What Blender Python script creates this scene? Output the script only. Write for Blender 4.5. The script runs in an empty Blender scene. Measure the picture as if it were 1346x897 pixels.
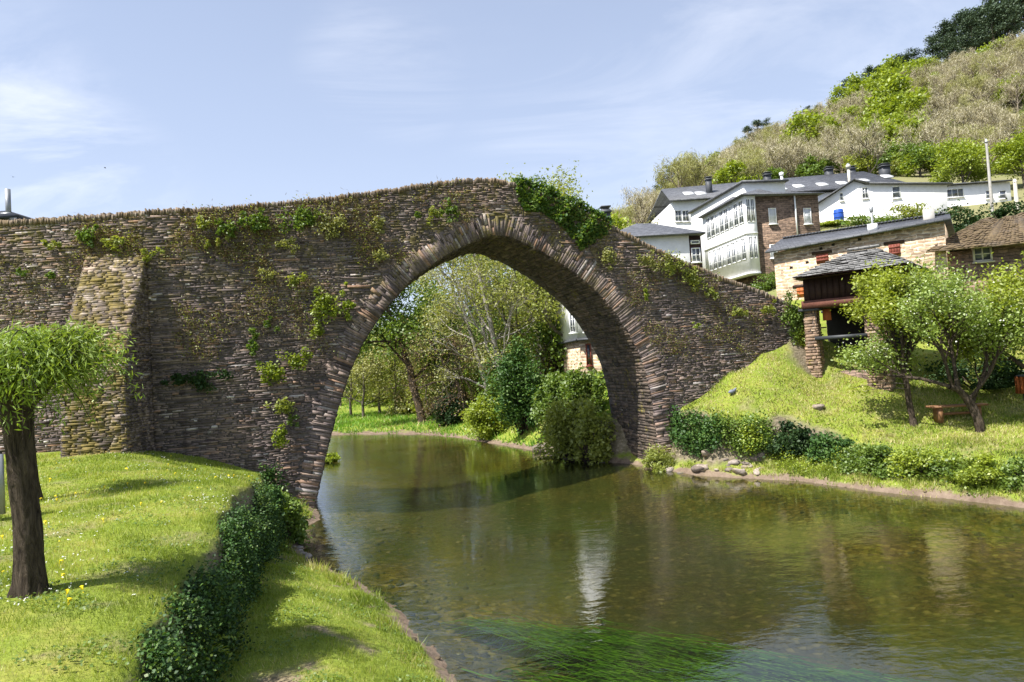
import bpy, bmesh, math, random
import numpy as np
SC = bpy.context.scene
COL = SC.collection
RNG = np.random.default_rng(7)
rad = math.radians

# ------------------------------------------------------------------ camera model
CAM = np.array([0, 0, 4.2]); ROLL = rad(3.6); PITCH = rad(1.95)
FW = np.array([0, math.cos(PITCH), math.sin(PITCH)])
U0 = np.array([0, -math.sin(PITCH), math.cos(PITCH)]); R0 = np.array([1.0, 0, 0])
CR = math.cos(ROLL) * R0 - math.sin(ROLL) * U0
CU = math.sin(ROLL) * R0 + math.cos(ROLL) * U0
def ray(px, py): return FW + (px - 673) / 897 * CR + (448.5 - py) / 897 * CU
def at_z(px, py, z):
    d = ray(px, py); return CAM + d * (z - CAM[2]) / d[2]
def at_y(px, py, Y):
    d = ray(px, py); return CAM + d * Y / d[1]
class Frame:
    """vertical plane through a ground point: s along it, d away from the viewer, z up"""
    def __init__(s, O, deg, z0=0.0):
        s.O = np.array(O[:2], float); a = rad(deg); s.a = a; s.z0 = z0
        s.e = np.array([math.cos(a), math.sin(a)]); s.n = np.array([-s.e[1], s.e[0]])
    def hit(s, px, py, d=0.0):
        r = ray(px, py); t = ((s.O - CAM[:2]) @ s.n + d) / (r[:2] @ s.n)
        P = CAM + r * t; return (P[:2] - s.O) @ s.e, P[2] - s.z0
    def hit_side(s, px, py, s0=0.0):
        r = ray(px, py); t = ((s.O - CAM[:2]) @ s.e + s0) / (r[:2] @ s.e)
        P = CAM + r * t; return (P[:2] - s.O) @ s.n, P[2] - s.z0
    def w(s, a, d, z):
        p = s.O + a * s.e + d * s.n; return np.array([p[0], p[1], z + s.z0])

# ------------------------------------------------------------------ helpers
def tag(o, label=None, cat=None, group=None, kind=None):
    if label: o['label'] = label
    if cat: o['category'] = cat
    if group: o['group'] = group
    if kind: o['kind'] = kind
    return o
def empty(name, loc=(0, 0, 0), rz=0.0):
    o = bpy.data.objects.new(name, None); COL.objects.link(o)
    o.location = [float(v) for v in loc]; o.rotation_euler = (0, 0, rz); o.empty_display_size = 0.2
    return o
def mesh_of(name, V, faces, mat, attr=None, smooth=False):
    """faces: list of integer arrays (N,3) or (N,4)"""
    me = bpy.data.meshes.new(name)
    V = np.asarray(V, np.float32)
    faces = [np.asarray(f, np.int32) for f in (faces if isinstance(faces, list) else [faces]) if len(f)]
    me.vertices.add(len(V)); me.vertices.foreach_set('co', V.ravel())
    nl = sum(f.size for f in faces); npoly = sum(len(f) for f in faces)
    me.loops.add(nl); me.loops.foreach_set('vertex_index', np.concatenate([f.ravel() for f in faces]))
    starts = []; c = 0
    for f in faces:
        k = f.shape[1]; starts.append(c + k * np.arange(len(f))); c += f.size
    me.polygons.add(npoly); me.polygons.foreach_set('loop_start', np.concatenate(starts).astype(np.int32))
    if smooth: me.polygons.foreach_set('use_smooth', np.ones(npoly, bool))
    if attr is not None:
        a = me.attributes.new('v', 'FLOAT', 'POINT'); a.data.foreach_set('value', np.asarray(attr, np.float32))
    me.update(calc_edges=True); me.validate()
    if mat is not None: me.materials.append(mat)
    return me
def put(name, me, parent=None, loc=None):
    o = bpy.data.objects.new(name, me); COL.objects.link(o)
    if parent is not None: o.parent = parent
    if loc is not None: o.location = [float(v) for v in loc]
    return o
class MB:
    def __init__(s): s.V = []; s.Q = []; s.T = []; s.A = []; s.n = 0
    def add(s, V, Q=(), T=(), v=None):
        V = np.asarray(V, float).reshape(-1, 3)
        if len(Q): s.Q.append(np.asarray(Q).reshape(-1, 4) + s.n)
        if len(T): s.T.append(np.asarray(T).reshape(-1, 3) + s.n)
        s.A.append(np.full(len(V), random.random() if v is None else v) if np.isscalar(v) or v is None else np.asarray(v))
        s.V.append(V); s.n += len(V)
    BQ = [[0, 3, 2, 1], [4, 5, 6, 7], [0, 1, 5, 4], [1, 2, 6, 5], [2, 3, 7, 6], [3, 0, 4, 7]]
    def box(s, x0, x1, y0, y1, z0, z1, v=None):
        s.add([[x0, y0, z0], [x1, y0, z0], [x1, y1, z0], [x0, y1, z0], [x0, y0, z1], [x1, y0, z1], [x1, y1, z1], [x0, y1, z1]], s.BQ, v=v)
    def hexa(s, lo, hi, v=None): s.add(list(lo) + list(hi), s.BQ, v=v)      # two quads, same winding
    def slab(s, q, t, v=None):
        q = np.asarray(q, float); s.hexa(q - [0, 0, t], q, v)
    def tube(s, P, R, sides=6, v=None, cap=True):
        P = np.asarray(P, float); R = np.broadcast_to(np.asarray(R, float), (len(P),))
        T = np.gradient(P, axis=0); T /= np.linalg.norm(T, axis=1)[:, None] + 1e-9
        ref = np.array([0, 0, 1.0]) if abs(T[0][2]) < .9 else np.array([1.0, 0, 0])
        A = np.cross(T, ref); A /= np.linalg.norm(A, axis=1)[:, None] + 1e-9
        B = np.cross(T, A); th = np.arange(sides) * 2 * math.pi / sides
        V = P[:, None, :] + R[:, None, None] * (np.cos(th)[None, :, None] * A[:, None, :] + np.sin(th)[None, :, None] * B[:, None, :])
        Q = []; j = np.arange(sides); k = (j + 1) % sides
        for i in range(len(P) - 1):
            Q.append(np.stack([i * sides + j, i * sides + k, (i + 1) * sides + k, (i + 1) * sides + j], 1))
        base = s.n; s.add(V.reshape(-1, 3), np.concatenate(Q), v=v)
        if cap and sides > 3:
            for i in (0, len(P) - 1):
                c = P[i]; s.add([c], v=v)
                s.T.append(np.stack([base + i * sides + j, base + i * sides + k, np.full(sides, s.n - 1)], 1))
    def mesh(s, name, mat, smooth=False):
        F = ([np.concatenate(s.Q)] if s.Q else []) + ([np.concatenate(s.T)] if s.T else [])
        me = mesh_of(name, np.concatenate(s.V), F, mat, np.concatenate(s.A), smooth)
        if s.n < 8000:
            bm = bmesh.new(); bm.from_mesh(me); bmesh.ops.recalc_face_normals(bm, faces=bm.faces[:]); bm.to_mesh(me); bm.free()
        return me
    def build(s, name, mat, parent=None, loc=None, smooth=False): return put(name, s.mesh(name, mat, smooth), parent, loc)

def unit(a): return a / (np.linalg.norm(a, axis=-1, keepdims=True) + 1e-9)
def leaf_arrays(C, L, W, v, rng, up=0.35, dirs=None):
    """one diamond-shaped, slightly folded leaf per centre"""
    C = np.asarray(C, float); N = len(C); L = np.broadcast_to(L, (N,)) * rng.uniform(.7, 1.3, N); W = np.broadcast_to(W, (N,)) * rng.uniform(.7, 1.3, N)
    nr = rng.normal(size=(N, 3)); nr[:, 2] = np.abs(nr[:, 2]) + up; nr = unit(nr)
    t = unit(rng.normal(size=(N, 3))) if dirs is None else unit(dirs + .35 * rng.normal(size=(N, 3)))
    t = unit(t - nr * (t * nr).sum(1)[:, None]); b = np.cross(nr, t)
    t = t * L[:, None]; b = b * W[:, None]
    V = np.stack([C - t * .5, C + b * .5 + nr * W[:, None] * .15, C + t * .5, C - b * .5 + nr * W[:, None] * .15], 1).reshape(-1, 3)
    return V, np.arange(4 * N).reshape(-1, 4), np.repeat(np.broadcast_to(v, (N,)), 4)

# ------------------------------------------------------------------ materials
def new_mat(name):
    m = bpy.data.materials.new(name); m.use_nodes = True; nt = m.node_tree; nt.nodes.clear()
    out = nt.nodes.new('ShaderNodeOutputMaterial'); return m, nt, out
class N:
    def __init__(s, nt): s.nt = nt
    def n(s, typ, **kw):
        nd = s.nt.nodes.new('ShaderNode' + typ)
        for k, v in kw.items():
            if k in nd.inputs.keys() or k.replace('_', ' ') in nd.inputs.keys():
                nd.inputs[k if k in nd.inputs.keys() else k.replace('_', ' ')].default_value = v
            else: setattr(nd, k, v)
        return nd
    def l(s, a, b): s.nt.links.new(a, b)
    def noise(s, vec, scale, detail=4, rough=.55, dist=0.0):
        nd = s.n('TexNoise'); nd.inputs['Scale'].default_value = scale; nd.inputs['Detail'].default_value = detail
        nd.inputs['Roughness'].default_value = rough; nd.inputs['Distortion'].default_value = dist
        if vec is not None: s.l(vec, nd.inputs['Vector'])
        return nd.outputs['Fac']
    def ramp(s, fac, stops):
        nd = s.n('ValToRGB'); cr = nd.color_ramp
        while len(cr.elements) > 1: cr.elements.remove(cr.elements[-1])
        for i, (p, c) in enumerate(stops):
            e = cr.elements[0] if i == 0 else cr.elements.new(p)
            e.position = p; c = (c, c, c) if np.isscalar(c) else c; e.color = (*c, 1)
        s.l(fac, nd.inputs['Fac']); return nd.outputs['Color']
    def mix(s, f, a, b, typ='MIX'):
        nd = s.n('Mix'); nd.data_type = 'RGBA'; nd.blend_type = typ
        for sock, val in ((nd.inputs[0], f), (nd.inputs[6], a), (nd.inputs[7], b)):
            if hasattr(val, 'is_linked'): s.l(val, sock)
            elif np.isscalar(val): sock.default_value = val if sock.type == 'VALUE' else (val, val, val, 1)
            else: sock.default_value = (*val, 1)
        return nd.outputs[2]
    def math(s, op, a, b=0.0):
        nd = s.n('Math'); nd.operation = op
        for i, val in enumerate((a, b)):
            if hasattr(val, 'is_linked'): s.l(val, nd.inputs[i])
            else: nd.inputs[i].default_value = val
        return nd.outputs[0]
    def attr(s, name='v'):
        nd = s.n('Attribute'); nd.attribute_name = name; return nd.outputs['Fac']
    def obj(s): return s.n('TexCoord').outputs['Object']
    def pos(s): return s.n('NewGeometry').outputs['Position']
    def scale(s, vec, sc):
        nd = s.n('Mapping'); nd.inputs['Scale'].default_value = sc; s.l(vec, nd.inputs['Vector']); return nd.outputs[0]
    def bump(s, h, strength=.5, dist=.02, normal=None):
        nd = s.n('Bump'); nd.inputs['Strength'].default_value = strength; nd.inputs['Distance'].default_value = dist
        s.l(h, nd.inputs['Height'])
        if normal is not None: s.l(normal, nd.inputs['Normal'])
        return nd.outputs[0]
    def pbsdf(s, out, color, rough=.8, normal=None, spec=.3, metal=0.0):
        b = s.n('BsdfPrincipled')
        for k, v in (('Base Color', color), ('Roughness', rough), ('Metallic', metal), ('Specular IOR Level', spec)):
            if hasattr(v, 'is_linked'): s.l(v, b.inputs[k])
            else: b.inputs[k].default_value = (*v, 1) if k == 'Base Color' else v
        if normal is not None: s.l(normal, b.inputs['Normal'])
        s.l(b.outputs[0], out.inputs[0]); return b
M = {}
def leaf_mat(name, dark, mid, light, transl=.35, gloss=.04):
    m, nt, out = new_mat(name); n = N(nt)
    c = n.ramp(n.attr(), [(0, dark), (.5, mid), (1, light)])
    geo = n.pos(); c = n.mix(n.ramp(n.noise(geo, .9, 2), [(.35, 0.0), (.7, .45)]), c, tuple(min(1, x * 1.5) for x in mid))
    d = n.n('BsdfDiffuse'); t = n.n('BsdfTranslucent'); g = n.n('BsdfGlossy'); g.inputs['Roughness'].default_value = .5
    n.l(c, d.inputs[0]); n.l(n.mix(1.0, c, (1.25, 1.2, .55), 'MULTIPLY'), t.inputs[0])
    mx = n.n('MixShader'); mx.inputs[0].default_value = transl; n.l(d.outputs[0], mx.inputs[1]); n.l(t.outputs[0], mx.inputs[2])
    m2 = n.n('MixShader'); m2.inputs[0].default_value = gloss; n.l(mx.outputs[0], m2.inputs[1]); n.l(g.outputs[0], m2.inputs[2])
    n.l(m2.outputs[0], out.inputs[0]); M[name] = m; return m
leaf_mat('leaf_willow', (.11, .17, .025), (.20, .285, .04), (.34, .42, .09))
leaf_mat('leaf_cherry', (.15, .19, .02), (.26, .315, .035), (.40, .45, .07), .45)
leaf_mat('leaf_apple', (.13, .19, .035), (.22, .30, .06), (.35, .42, .12), .42)
leaf_mat('leaf_yellow', (.15, .18, .03), (.25, .29, .055), (.36, .39, .09), .45)
leaf_mat('leaf_pale', (.16, .17, .05), (.27, .28, .085), (.37, .38, .14), .4)
leaf_mat('leaf_green', (.065, .115, .02), (.12, .19, .03), (.21, .29, .05), .4)
leaf_mat('leaf_bright', (.12, .17, .015), (.22, .285, .025), (.36, .42, .05), .42)
leaf_mat('leaf_ivy', (.025, .06, .018), (.05, .11, .025), (.12, .19, .04), .22, .02)
leaf_mat('leaf_dark', (.015, .035, .014), (.03, .06, .02), (.06, .10, .03), .2, .015)
leaf_mat('leaf_pine', (.035, .055, .035), (.06, .09, .05), (.10, .135, .075), .1, .02)
leaf_mat('leaf_bare', (.24, .215, .14), (.37, .335, .225), (.50, .46, .33), .2, .02)
leaf_mat('leaf_bud', (.20, .20, .08), (.30, .30, .12), (.40, .40, .18), .3, .02)
leaf_mat('leaf_blossom', (.55, .58, .42), (.7, .7, .6), (.8, .8, .75), .3, .02)
leaf_mat('leaf_dry', (.10, .065, .035), (.17, .115, .06), (.26, .19, .10), .2, .02)
leaf_mat('grass_blade', (.105, .155, .018), (.235, .305, .034), (.40, .44, .085), .45, .03)
leaf_mat('grass_dry', (.23, .21, .075), (.37, .34, .13), (.52, .47, .22), .35, .03)
leaf_mat('grass_meadow', (.09, .18, .025), (.17, .32, .04), (.28, .44, .07), .45, .02)
leaf_mat('water_weed', (.012, .04, .006), (.07, .175, .012), (.22, .37, .04), .3, .01)
leaf_mat('petal_white', (.75, .75, .72), (.8, .8, .78), (.85, .85, .83), .2, .02)
leaf_mat('petal_yellow', (.8, .55, .01), (.85, .62, .02), (.9, .7, .03), .2, .02)
def bark(name, c0, c1, sc=9):
    m, nt, out = new_mat(name); n = N(nt)
    p = n.scale(n.pos(), (1, 1, .22)); f = n.noise(p, sc, 7, .75, .6)
    c = n.ramp(f, [(.34, c0), (.66, c1)]); n.pbsdf(out, c, .95, n.bump(f, 1.0, .12), .15); M[name] = m
bark('bark_dark', (.018, .013, .010), (.15, .115, .085), 17)
bark('bark_grey', (.07, .06, .05), (.22, .19, .155))
bark('bark_pale', (.22, .20, .17), (.5, .46, .40))
bark('bark_twig', (.16, .13, .10), (.34, .29, .22))

def stone_mat(name, cols, moss=.0, mosscol=((.10, .085, .02), (.24, .20, .04)), top=None, bump=.6):
    """per-stone tone from the 'v' attribute, grain, lichen and moss patches"""
    m, nt, out = new_mat(name); n = N(nt); p = n.pos()
    c = n.ramp(n.attr(), cols)
    fine = n.noise(n.scale(p, (1, 1, 2.6)), 9, 6, .7)
    c = n.mix(.75, c, n.ramp(fine, [(.25, .38), (.5, .95), (.8, 1.6)]), 'MULTIPLY')
    big = n.noise(p, .55, 4, .6)
    c = n.mix(.55, c, n.ramp(big, [(.3, (.50, .46, .50)), (.5, (1, .96, .95)), (.72, (1.4, 1.22, 1.05))]), 'MULTIPLY')
    strk = n.noise(n.scale(p, (2.6, 2.6, .22)), 1.6, 5, .65)
    c = n.mix(.8, c, n.ramp(strk, [(.34, (.62, .60, .60)), (.5, (1, 1, 1)), (.70, (1.35, 1.3, 1.22))]), 'MULTIPLY')
    lich = n.ramp(n.noise(p, 5, 5, .65), [(.63, 0.0), (.70, .55)])
    c = n.mix(lich, c, (.36, .35, .31))
    if moss > 0:
        mf = n.noise(p, 2.6, 6, .75); mc = n.ramp(n.noise(p, 7, 4), [(.3, mosscol[0]), (.7, mosscol[1])])
        mk = n.ramp(mf, [(.62 - moss * .45, 0.0), (.68 - moss * .35, .9)])
        if top is not None:
            z = n.n('SeparateXYZ'); n.l(p, z.inputs[0])
            zz = n.n('MapRange'); zz.inputs[1].default_value = top[0]; zz.inputs[2].default_value = top[1]; n.l(z.outputs[2], zz.inputs[0])
            mk = n.math('MULTIPLY', mk, zz.outputs[0])
        c = n.mix(mk, c, mc)
    n.pbsdf(out, c, .88, n.bump(fine, bump, .03), .25); M[name] = m
SCHIST = [(0, (.06, .048, .046)), (.25, (.118, .096, .092)), (.5, (.18, .147, .135)), (.70, (.245, .195, .165)), (.84, (.28, .175, .115)), (.92, (.32, .29, .275)), (1, (.46, .43, .41))]
stone_mat('schist', SCHIST, .28, top=(5, 9), mosscol=((.08, .065, .02), (.19, .16, .045)))
stone_mat('schist_mossy', [(0, (.08, .062, .052)), (.5, (.20, .16, .13)), (1, (.42, .36, .30))], .42, ((.10, .08, .028), (.25, .19, .05)))
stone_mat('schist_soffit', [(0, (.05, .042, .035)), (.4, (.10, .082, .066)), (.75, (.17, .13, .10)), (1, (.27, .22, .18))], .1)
stone_mat('schist_warm', [(0, (.14, .10, .075)), (.4, (.25, .18, .13)), (.75, (.35, .25, .17)), (1, (.45, .36, .27))], .12)
stone_mat('coping', [(0, (.085, .07, .055)), (.5, (.17, .14, .11)), (1, (.30, .26, .22))], .35, ((.13, .09, .055), (.23, .17, .10)))
stone_mat('wet_stone', [(0, (.05, .04, .03)), (.6, (.10, .078, .05)), (1, (.20, .15, .09))], .1)
stone_mat('rock', [(0, (.13, .11, .095)), (.5, (.23, .20, .17)), (1, (.34, .30, .26))], .15)
def plain(name, col, rough=.6, var=.15, sc=6, bump=.15, spec=.3, metal=0.0):
    m, nt, out = new_mat(name); n = N(nt); p = n.pos(); f = n.noise(p, sc, 5, .6)
    f2 = n.noise(p, sc * .12, 3, .6)
    c = n.mix(1.0, col, n.ramp(f, [(.25, 1 - var), (.75, 1 + var)]), 'MULTIPLY')
    c = n.mix(1.0, c, n.ramp(f2, [(.3, 1 - var), (.7, 1.0)]), 'MULTIPLY')
    n.pbsdf(out, c, rough, n.bump(f, bump, .02), spec, metal); M[name] = m
plain('mortar', (.115, .098, .088), .95, .4)
plain('white_render', (.86, .85, .83), .85, .09, 3)
plain('white_paint', (.80, .80, .79), .5, .04)
plain('cream_render', (.70, .64, .54), .85, .10)
plain('wood_dark', (.045, .022, .016), .75, .4, 20)
plain('wood_red', (.16, .065, .045), .7, .3, 20)
plain('wood_bench', (.26, .13, .06), .6, .3, 15)
plain('shutter_red', (.22, .06, .04), .7, .25, 20)
plain('shutter_orange', (.45, .13, .04), .7, .2, 15)
plain('metal_grey', (.30, .31, .32), .5, .1, 6, .1, .5, .5)
plain('metal_dark', (.05, .055, .06), .5, .2)
plain('concrete', (.42, .40, .37), .9, .2)
plain('plastic_blue', (.03, .10, .45), .45, .1)
plain('opening_shade', (.02, .017, .015), .9, .3)  # near-black colour standing in for the shade inside openings
plain('curtain', (.55, .56, .58), .9, .12, 8)
plain('slate_plain', (.07, .075, .085), .55, .25)
plain('bird_dark', (.03, .03, .035), .7, .2)
plain('pigeon_grey', (.20, .22, .27), .6, .3, 30)
plain('asphalt', (.06, .058, .055), .9, .3)
def glass():
    m, nt, out = new_mat('window_glass'); n = N(nt)
    f = n.noise(n.pos(), 1.1, 2); c = n.ramp(f, [(.35, (.03, .035, .045)), (.6, (.10, .12, .15))])
    n.pbsdf(out, c, .06, n.bump(n.noise(n.pos(), 1.5, 1), .05, .02), .8); M['window_glass'] = m
glass()
def masonry(name, c1, c2, mortar, rh=.16, bw=.5, msz=.018, gap=True):
    m, nt, out = new_mat(name); n = N(nt); o = n.obj()
    x = n.n('SeparateXYZ'); n.l(o, x.inputs[0]); u = n.math('ADD', x.outputs[0], x.outputs[1])
    cv = n.n('CombineXYZ'); n.l(u, cv.inputs[0]); n.l(x.outputs[2], cv.inputs[1])
    wob = n.n('TexNoise'); wob.inputs['Scale'].default_value = 2.2; n.l(cv.outputs[0], wob.inputs['Vector'])
    vec = n.mix(.12, cv.outputs[0], wob.outputs['Color'], 'LINEAR_LIGHT')
    b = n.n('TexBrick'); b.inputs['Scale'].default_value = 1; b.inputs['Mortar Size'].default_value = msz; b.inputs['Mortar Smooth'].default_value = .3
    b.inputs['Brick Width'].default_value = bw; b.inputs['Row Height'].default_value = rh; b.inputs['Bias'].default_value = .1
    b.inputs['Color1'].default_value = (*c1, 1); b.inputs['Color2'].default_value = (*c2, 1); b.inputs['Mortar'].default_value = (*mortar, 1)
    n.l(vec, b.inputs['Vector'])
    f = n.noise(o, 7, 6, .7); v = n.n('TexVoronoi'); v.inputs['Scale'].default_value = 3.2; n.l(n.scale(cv.outputs[0], (1, 2.4, 1)), v.inputs['Vector'])
    vr = n.n('SeparateColor'); n.l(v.outputs['Color'], vr.inputs[0])
    c = n.mix(.8, b.outputs[0], n.ramp(vr.outputs[0], [(0, .5), (.5, .95), (1, 1.45)]), 'MULTIPLY')
    c = n.mix(.7, c, n.ramp(f, [(.25, .55), (.75, 1.35)]), 'MULTIPLY')
    h = n.mix(.5, b.outputs['Fac'], f); inv = n.math('SUBTRACT', 1.0, b.outputs['Fac']); hh = n.math('ADD', inv, n.math('MULTIPLY', f, .5))
    n.pbsdf(out, c, .9, n.bump(hh, .8, .04), .2); M[name] = m
masonry('masonry_brown', (.28, .19, .13), (.19, .13, .095), (.13, .10, .075))
masonry('masonry_ochre', (.56, .41, .26), (.42, .29, .19), (.62, .50, .37), .17, .6, .04)
masonry('masonry_pier', (.27, .19, .145), (.18, .13, .10), (.09, .07, .055), .11, .42, .012)
def slate_roof(name, col, moss=None):
    m, nt, out = new_mat(name); n = N(nt); o = n.obj()
    b = n.n('TexBrick'); b.inputs['Scale'].default_value = 1; b.inputs['Mortar Size'].default_value = .012
    b.inputs['Brick Width'].default_value = .38; b.inputs['Row Height'].default_value = .22
    b.inputs['Color1'].default_value = (*[x * .75 for x in col], 1); b.inputs['Color2'].default_value = (*[x * 1.3 for x in col], 1); b.inputs['Mortar'].default_value = (*[x * .35 for x in col], 1)
    x = n.n('SeparateXYZ'); n.l(o, x.inputs[0]); cv = n.n('CombineXYZ')
    n.l(n.math('ADD', x.outputs[0], n.math('MULTIPLY', x.outputs[1], .31)), cv.inputs[0]); n.l(n.math('MULTIPLY', n.math('ADD', x.outputs[2], n.math('MULTIPLY', x.outputs[1], .4)), 1.4), cv.inputs[1]); n.l(cv.outputs[0], b.inputs['Vector'])
    f = n.noise(o, 5, 6, .7); c = n.mix(.7, b.outputs[0], n.ramp(f, [(.25, .6), (.75, 1.4)]), 'MULTIPLY')
    if moss is not None:
        c = n.mix(n.ramp(n.noise(o, 1.1, 6, .75), [(.30, 0.0), (.48, .92)]), c, n.ramp(n.noise(o, 9, 4), [(.3, moss[0]), (.7, moss[1])]))
    n.pbsdf(out, c, .6 if moss is None else .9, n.bump(n.math('ADD', b.outputs['Fac'], f), .5, .03), .35); M[name] = m
slate_roof('slate_roof', (.105, .108, .118))
slate_roof('slate_old', (.20, .195, .185))
slate_roof('slate_mossy', (.14, .11, .08), ((.085, .055, .035), (.17, .125, .06)))
def ground_mat():
    m, nt, out = new_mat('ground'); n = N(nt); p = n.pos()
    x = n.n('SeparateXYZ'); n.l(p, x.inputs[0])
    g = n.ramp(n.noise(p, 1.3, 6, .7), [(.25, (.12, .17, .025)), (.5, (.20, .25, .035)), (.65, (.26, .27, .055)), (.8, (.28, .23, .09))])
    g = n.mix(.5, g, n.ramp(n.noise(p, 24, 4, .7), [(.3, .55), (.7, 1.35)]), 'MULTIPLY')
    dirt = n.ramp(n.noise(p, 3, 6, .7), [(.3, (.12, .085, .06)), (.7, (.25, .19, .14))])
    wob = n.noise(p, 1.6, 5, .65)
    zz = n.math('ADD', x.outputs[2], n.math('MULTIPLY', n.math('SUBTRACT', wob, .5), .55))
    c = n.mix(n.ramp(zz, [(.10, 0.0), (.20, 1.0)]), dirt, g)
    soil = n.ramp(n.noise(p, 11, 5, .7), [(.3, (.13, .095, .06)), (.6, (.27, .21, .14)), (.75, (.36, .31, .19))])
    c = n.mix(n.math('MULTIPLY', n.attr(), .9), c, soil)
    # river bed: cobbles and silt, amber in the shallows; depth darkening painted into the colour
    v = n.n('TexVoronoi'); v.inputs['Scale'].default_value = 9; n.l(p, v.inputs['Vector'])
    vc = n.n('SeparateColor'); n.l(v.outputs['Color'], vc.inputs[0])
    bed = n.ramp(vc.outputs[0], [(0, (.055, .04, .018)), (.6, (.085, .062, .026)), (.9, (.12, .085, .035)), (1, (.22, .16, .08))])
    amb = n.n('MapRange'); amb.inputs[1].default_value = -.75; amb.inputs[2].default_value = -.28; n.l(x.outputs[2], amb.inputs[0])
    bed = n.mix(n.math('MULTIPLY', amb.outputs[0], .8), bed, n.ramp(vc.outputs[1], [(0, (.10, .06, .018)), (.5, (.20, .125, .035)), (.85, (.30, .19, .05)), (1, (.42, .30, .12))]))
    bed = n.mix(.8, bed, n.ramp(v.outputs['Distance'], [(.0, 1.15), (.9, .5)]), 'MULTIPLY')
    bed = n.mix(n.ramp(n.noise(p, .45, 4, .6), [(.4, 0.0), (.62, .6)]), bed, (.05, .06, .017))
    c = n.mix(n.ramp(n.math('ADD', x.outputs[2], .5), [(.46, 1.0), (.5, 0.0)]), c, bed)
    nz_ = n.n('SeparateXYZ'); gn = n.n('NewGeometry'); n.l(gn.outputs['Normal'], nz_.inputs[0])
    steep = n.ramp(n.math('ADD', nz_.outputs[2], n.math('MULTIPLY', n.math('SUBTRACT', n.noise(p, 4, 4), .5), .25)), [(.50, 1.0), (.72, 0.0)])
    rocky = n.ramp(n.noise(n.scale(p, (1, 1, 2.5)), 4, 6, .75), [(.3, (.07, .055, .04)), (.5, (.17, .135, .10)), (.7, (.33, .27, .21))])
    c = n.mix(n.math('MULTIPLY', steep, .9), c, rocky)
    # hillside scrub far away
    hill = n.ramp(n.noise(p, .06, 6, .7), [(.3, (.13, .12, .06)), (.5, (.22, .19, .12)), (.7, (.15, .17, .06))])
    far = n.n('MapRange'); far.inputs[1].default_value = 85; far.inputs[2].default_value = 110; n.l(x.outputs[1], far.inputs[0])
    vil = n.n('MapRange'); vil.inputs[1].default_value = 6.5; vil.inputs[2].default_value = 8.5; n.l(x.outputs[2], vil.inputs[0])
    c = n.mix(n.math('MAXIMUM', far.outputs[0], n.math('MULTIPLY', vil.outputs[0], .75)), c, hill)
    h = n.math('ADD', n.noise(p, 18, 5, .7), n.math('MULTIPLY', v.outputs['Distance'], .6))
    n.pbsdf(out, c, .95, n.bump(h, .7, .05), .15); M['ground'] = m
ground_mat()
def water_mat():
    m, nt, out = new_mat('water'); n = N(nt); p = n.pos()
    a = n.noise(n.scale(p, (.9, 1.6, 1)), 2.2, 3, .55, .3); b = n.noise(n.scale(p, (1, 1.7, 1)), 9, 3, .6)
    d = n.noise(n.scale(p, (.6, 1, 1)), .35, 2)
    wx = n.n('SeparateXYZ'); n.l(p, wx.inputs[0]); lf = n.n('MapRange'); lf.inputs[1].default_value = -1.5; lf.inputs[2].default_value = -7.5; lf.inputs[4].default_value = .35; n.l(wx.outputs[0], lf.inputs[0])
    amt = n.math('ADD', n.ramp(d, [(.35, .25), (.65, 1.0)]), lf.outputs[0])
    h = n.math('MULTIPLY', n.math('ADD', n.math('MULTIPLY', a, 1.0), n.math('MULTIPLY', b, .22)), amt)
    nor = n.bump(h, .20, .06)
    fr = n.n('Fresnel'); fr.inputs['IOR'].default_value = 1.58; n.l(nor, fr.inputs['Normal'])
    tr = n.n('BsdfTransparent'); tr.inputs[0].default_value = (.70, .76, .50, 1)
    df = n.n('BsdfDiffuse'); df.inputs[0].default_value = (.035, .05, .022, 1)
    gl = n.n('BsdfGlossy'); gl.inputs['Roughness'].default_value = .015; gl.inputs[0].default_value = (.95, .97, 1, 1); n.l(nor, gl.inputs['Normal'])
    m1 = n.n('MixShader'); m1.inputs[0].default_value = .15; n.l(tr.outputs[0], m1.inputs[1]); n.l(df.outputs[0], m1.inputs[2])
    m2 = n.n('MixShader'); n.l(fr.outputs[0], m2.inputs[0]); n.l(m1.outputs[0], m2.inputs[1]); n.l(gl.outputs[0], m2.inputs[2])
    n.l(m2.outputs[0], out.inputs[0]); M['water'] = m
water_mat()

# ------------------------------------------------------------------ ground
BR = Frame((-6.62, 21.8), 17.0)                                    # near face of the bridge
BW = 3.8
RIVER = np.array([(-40, -60), (3, -60), (2.2, 0), (.6, 4), (-.35, 7.6), (-.93, 9.27), (-1.48, 10.5), (-2.36, 12.28), (-3.43, 13.98), (-4.5, 15.2), (-5.35, 16.6), (-6.1, 18.4), (-5.95, 20.2),
    (-6.55, 21.9), (-7.6, 25.4), (-9.0, 31), (-9.78, 35.2), (-14, 37.5), (-24, 39), (-60, 40), (-60, 51), (-24, 51.5), (-16, 50), (-12.6, 48.2), (-8.8, 46.5), (-5.65, 44.0), (-3.4, 41), (-1.73, 37.6), (.66, 33.1), (2.9, 28.6),
    (4.5, 26.8), (5.7, 24.25), (6.1, 23.5), (6.94, 22.78), (8.7, 21.5), (9.9, 19.3), (11.1, 17.9), (12.0, 16.5), (13.5, 14), (15, 9), (18, 0), (24, -60)])[1:]
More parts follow.
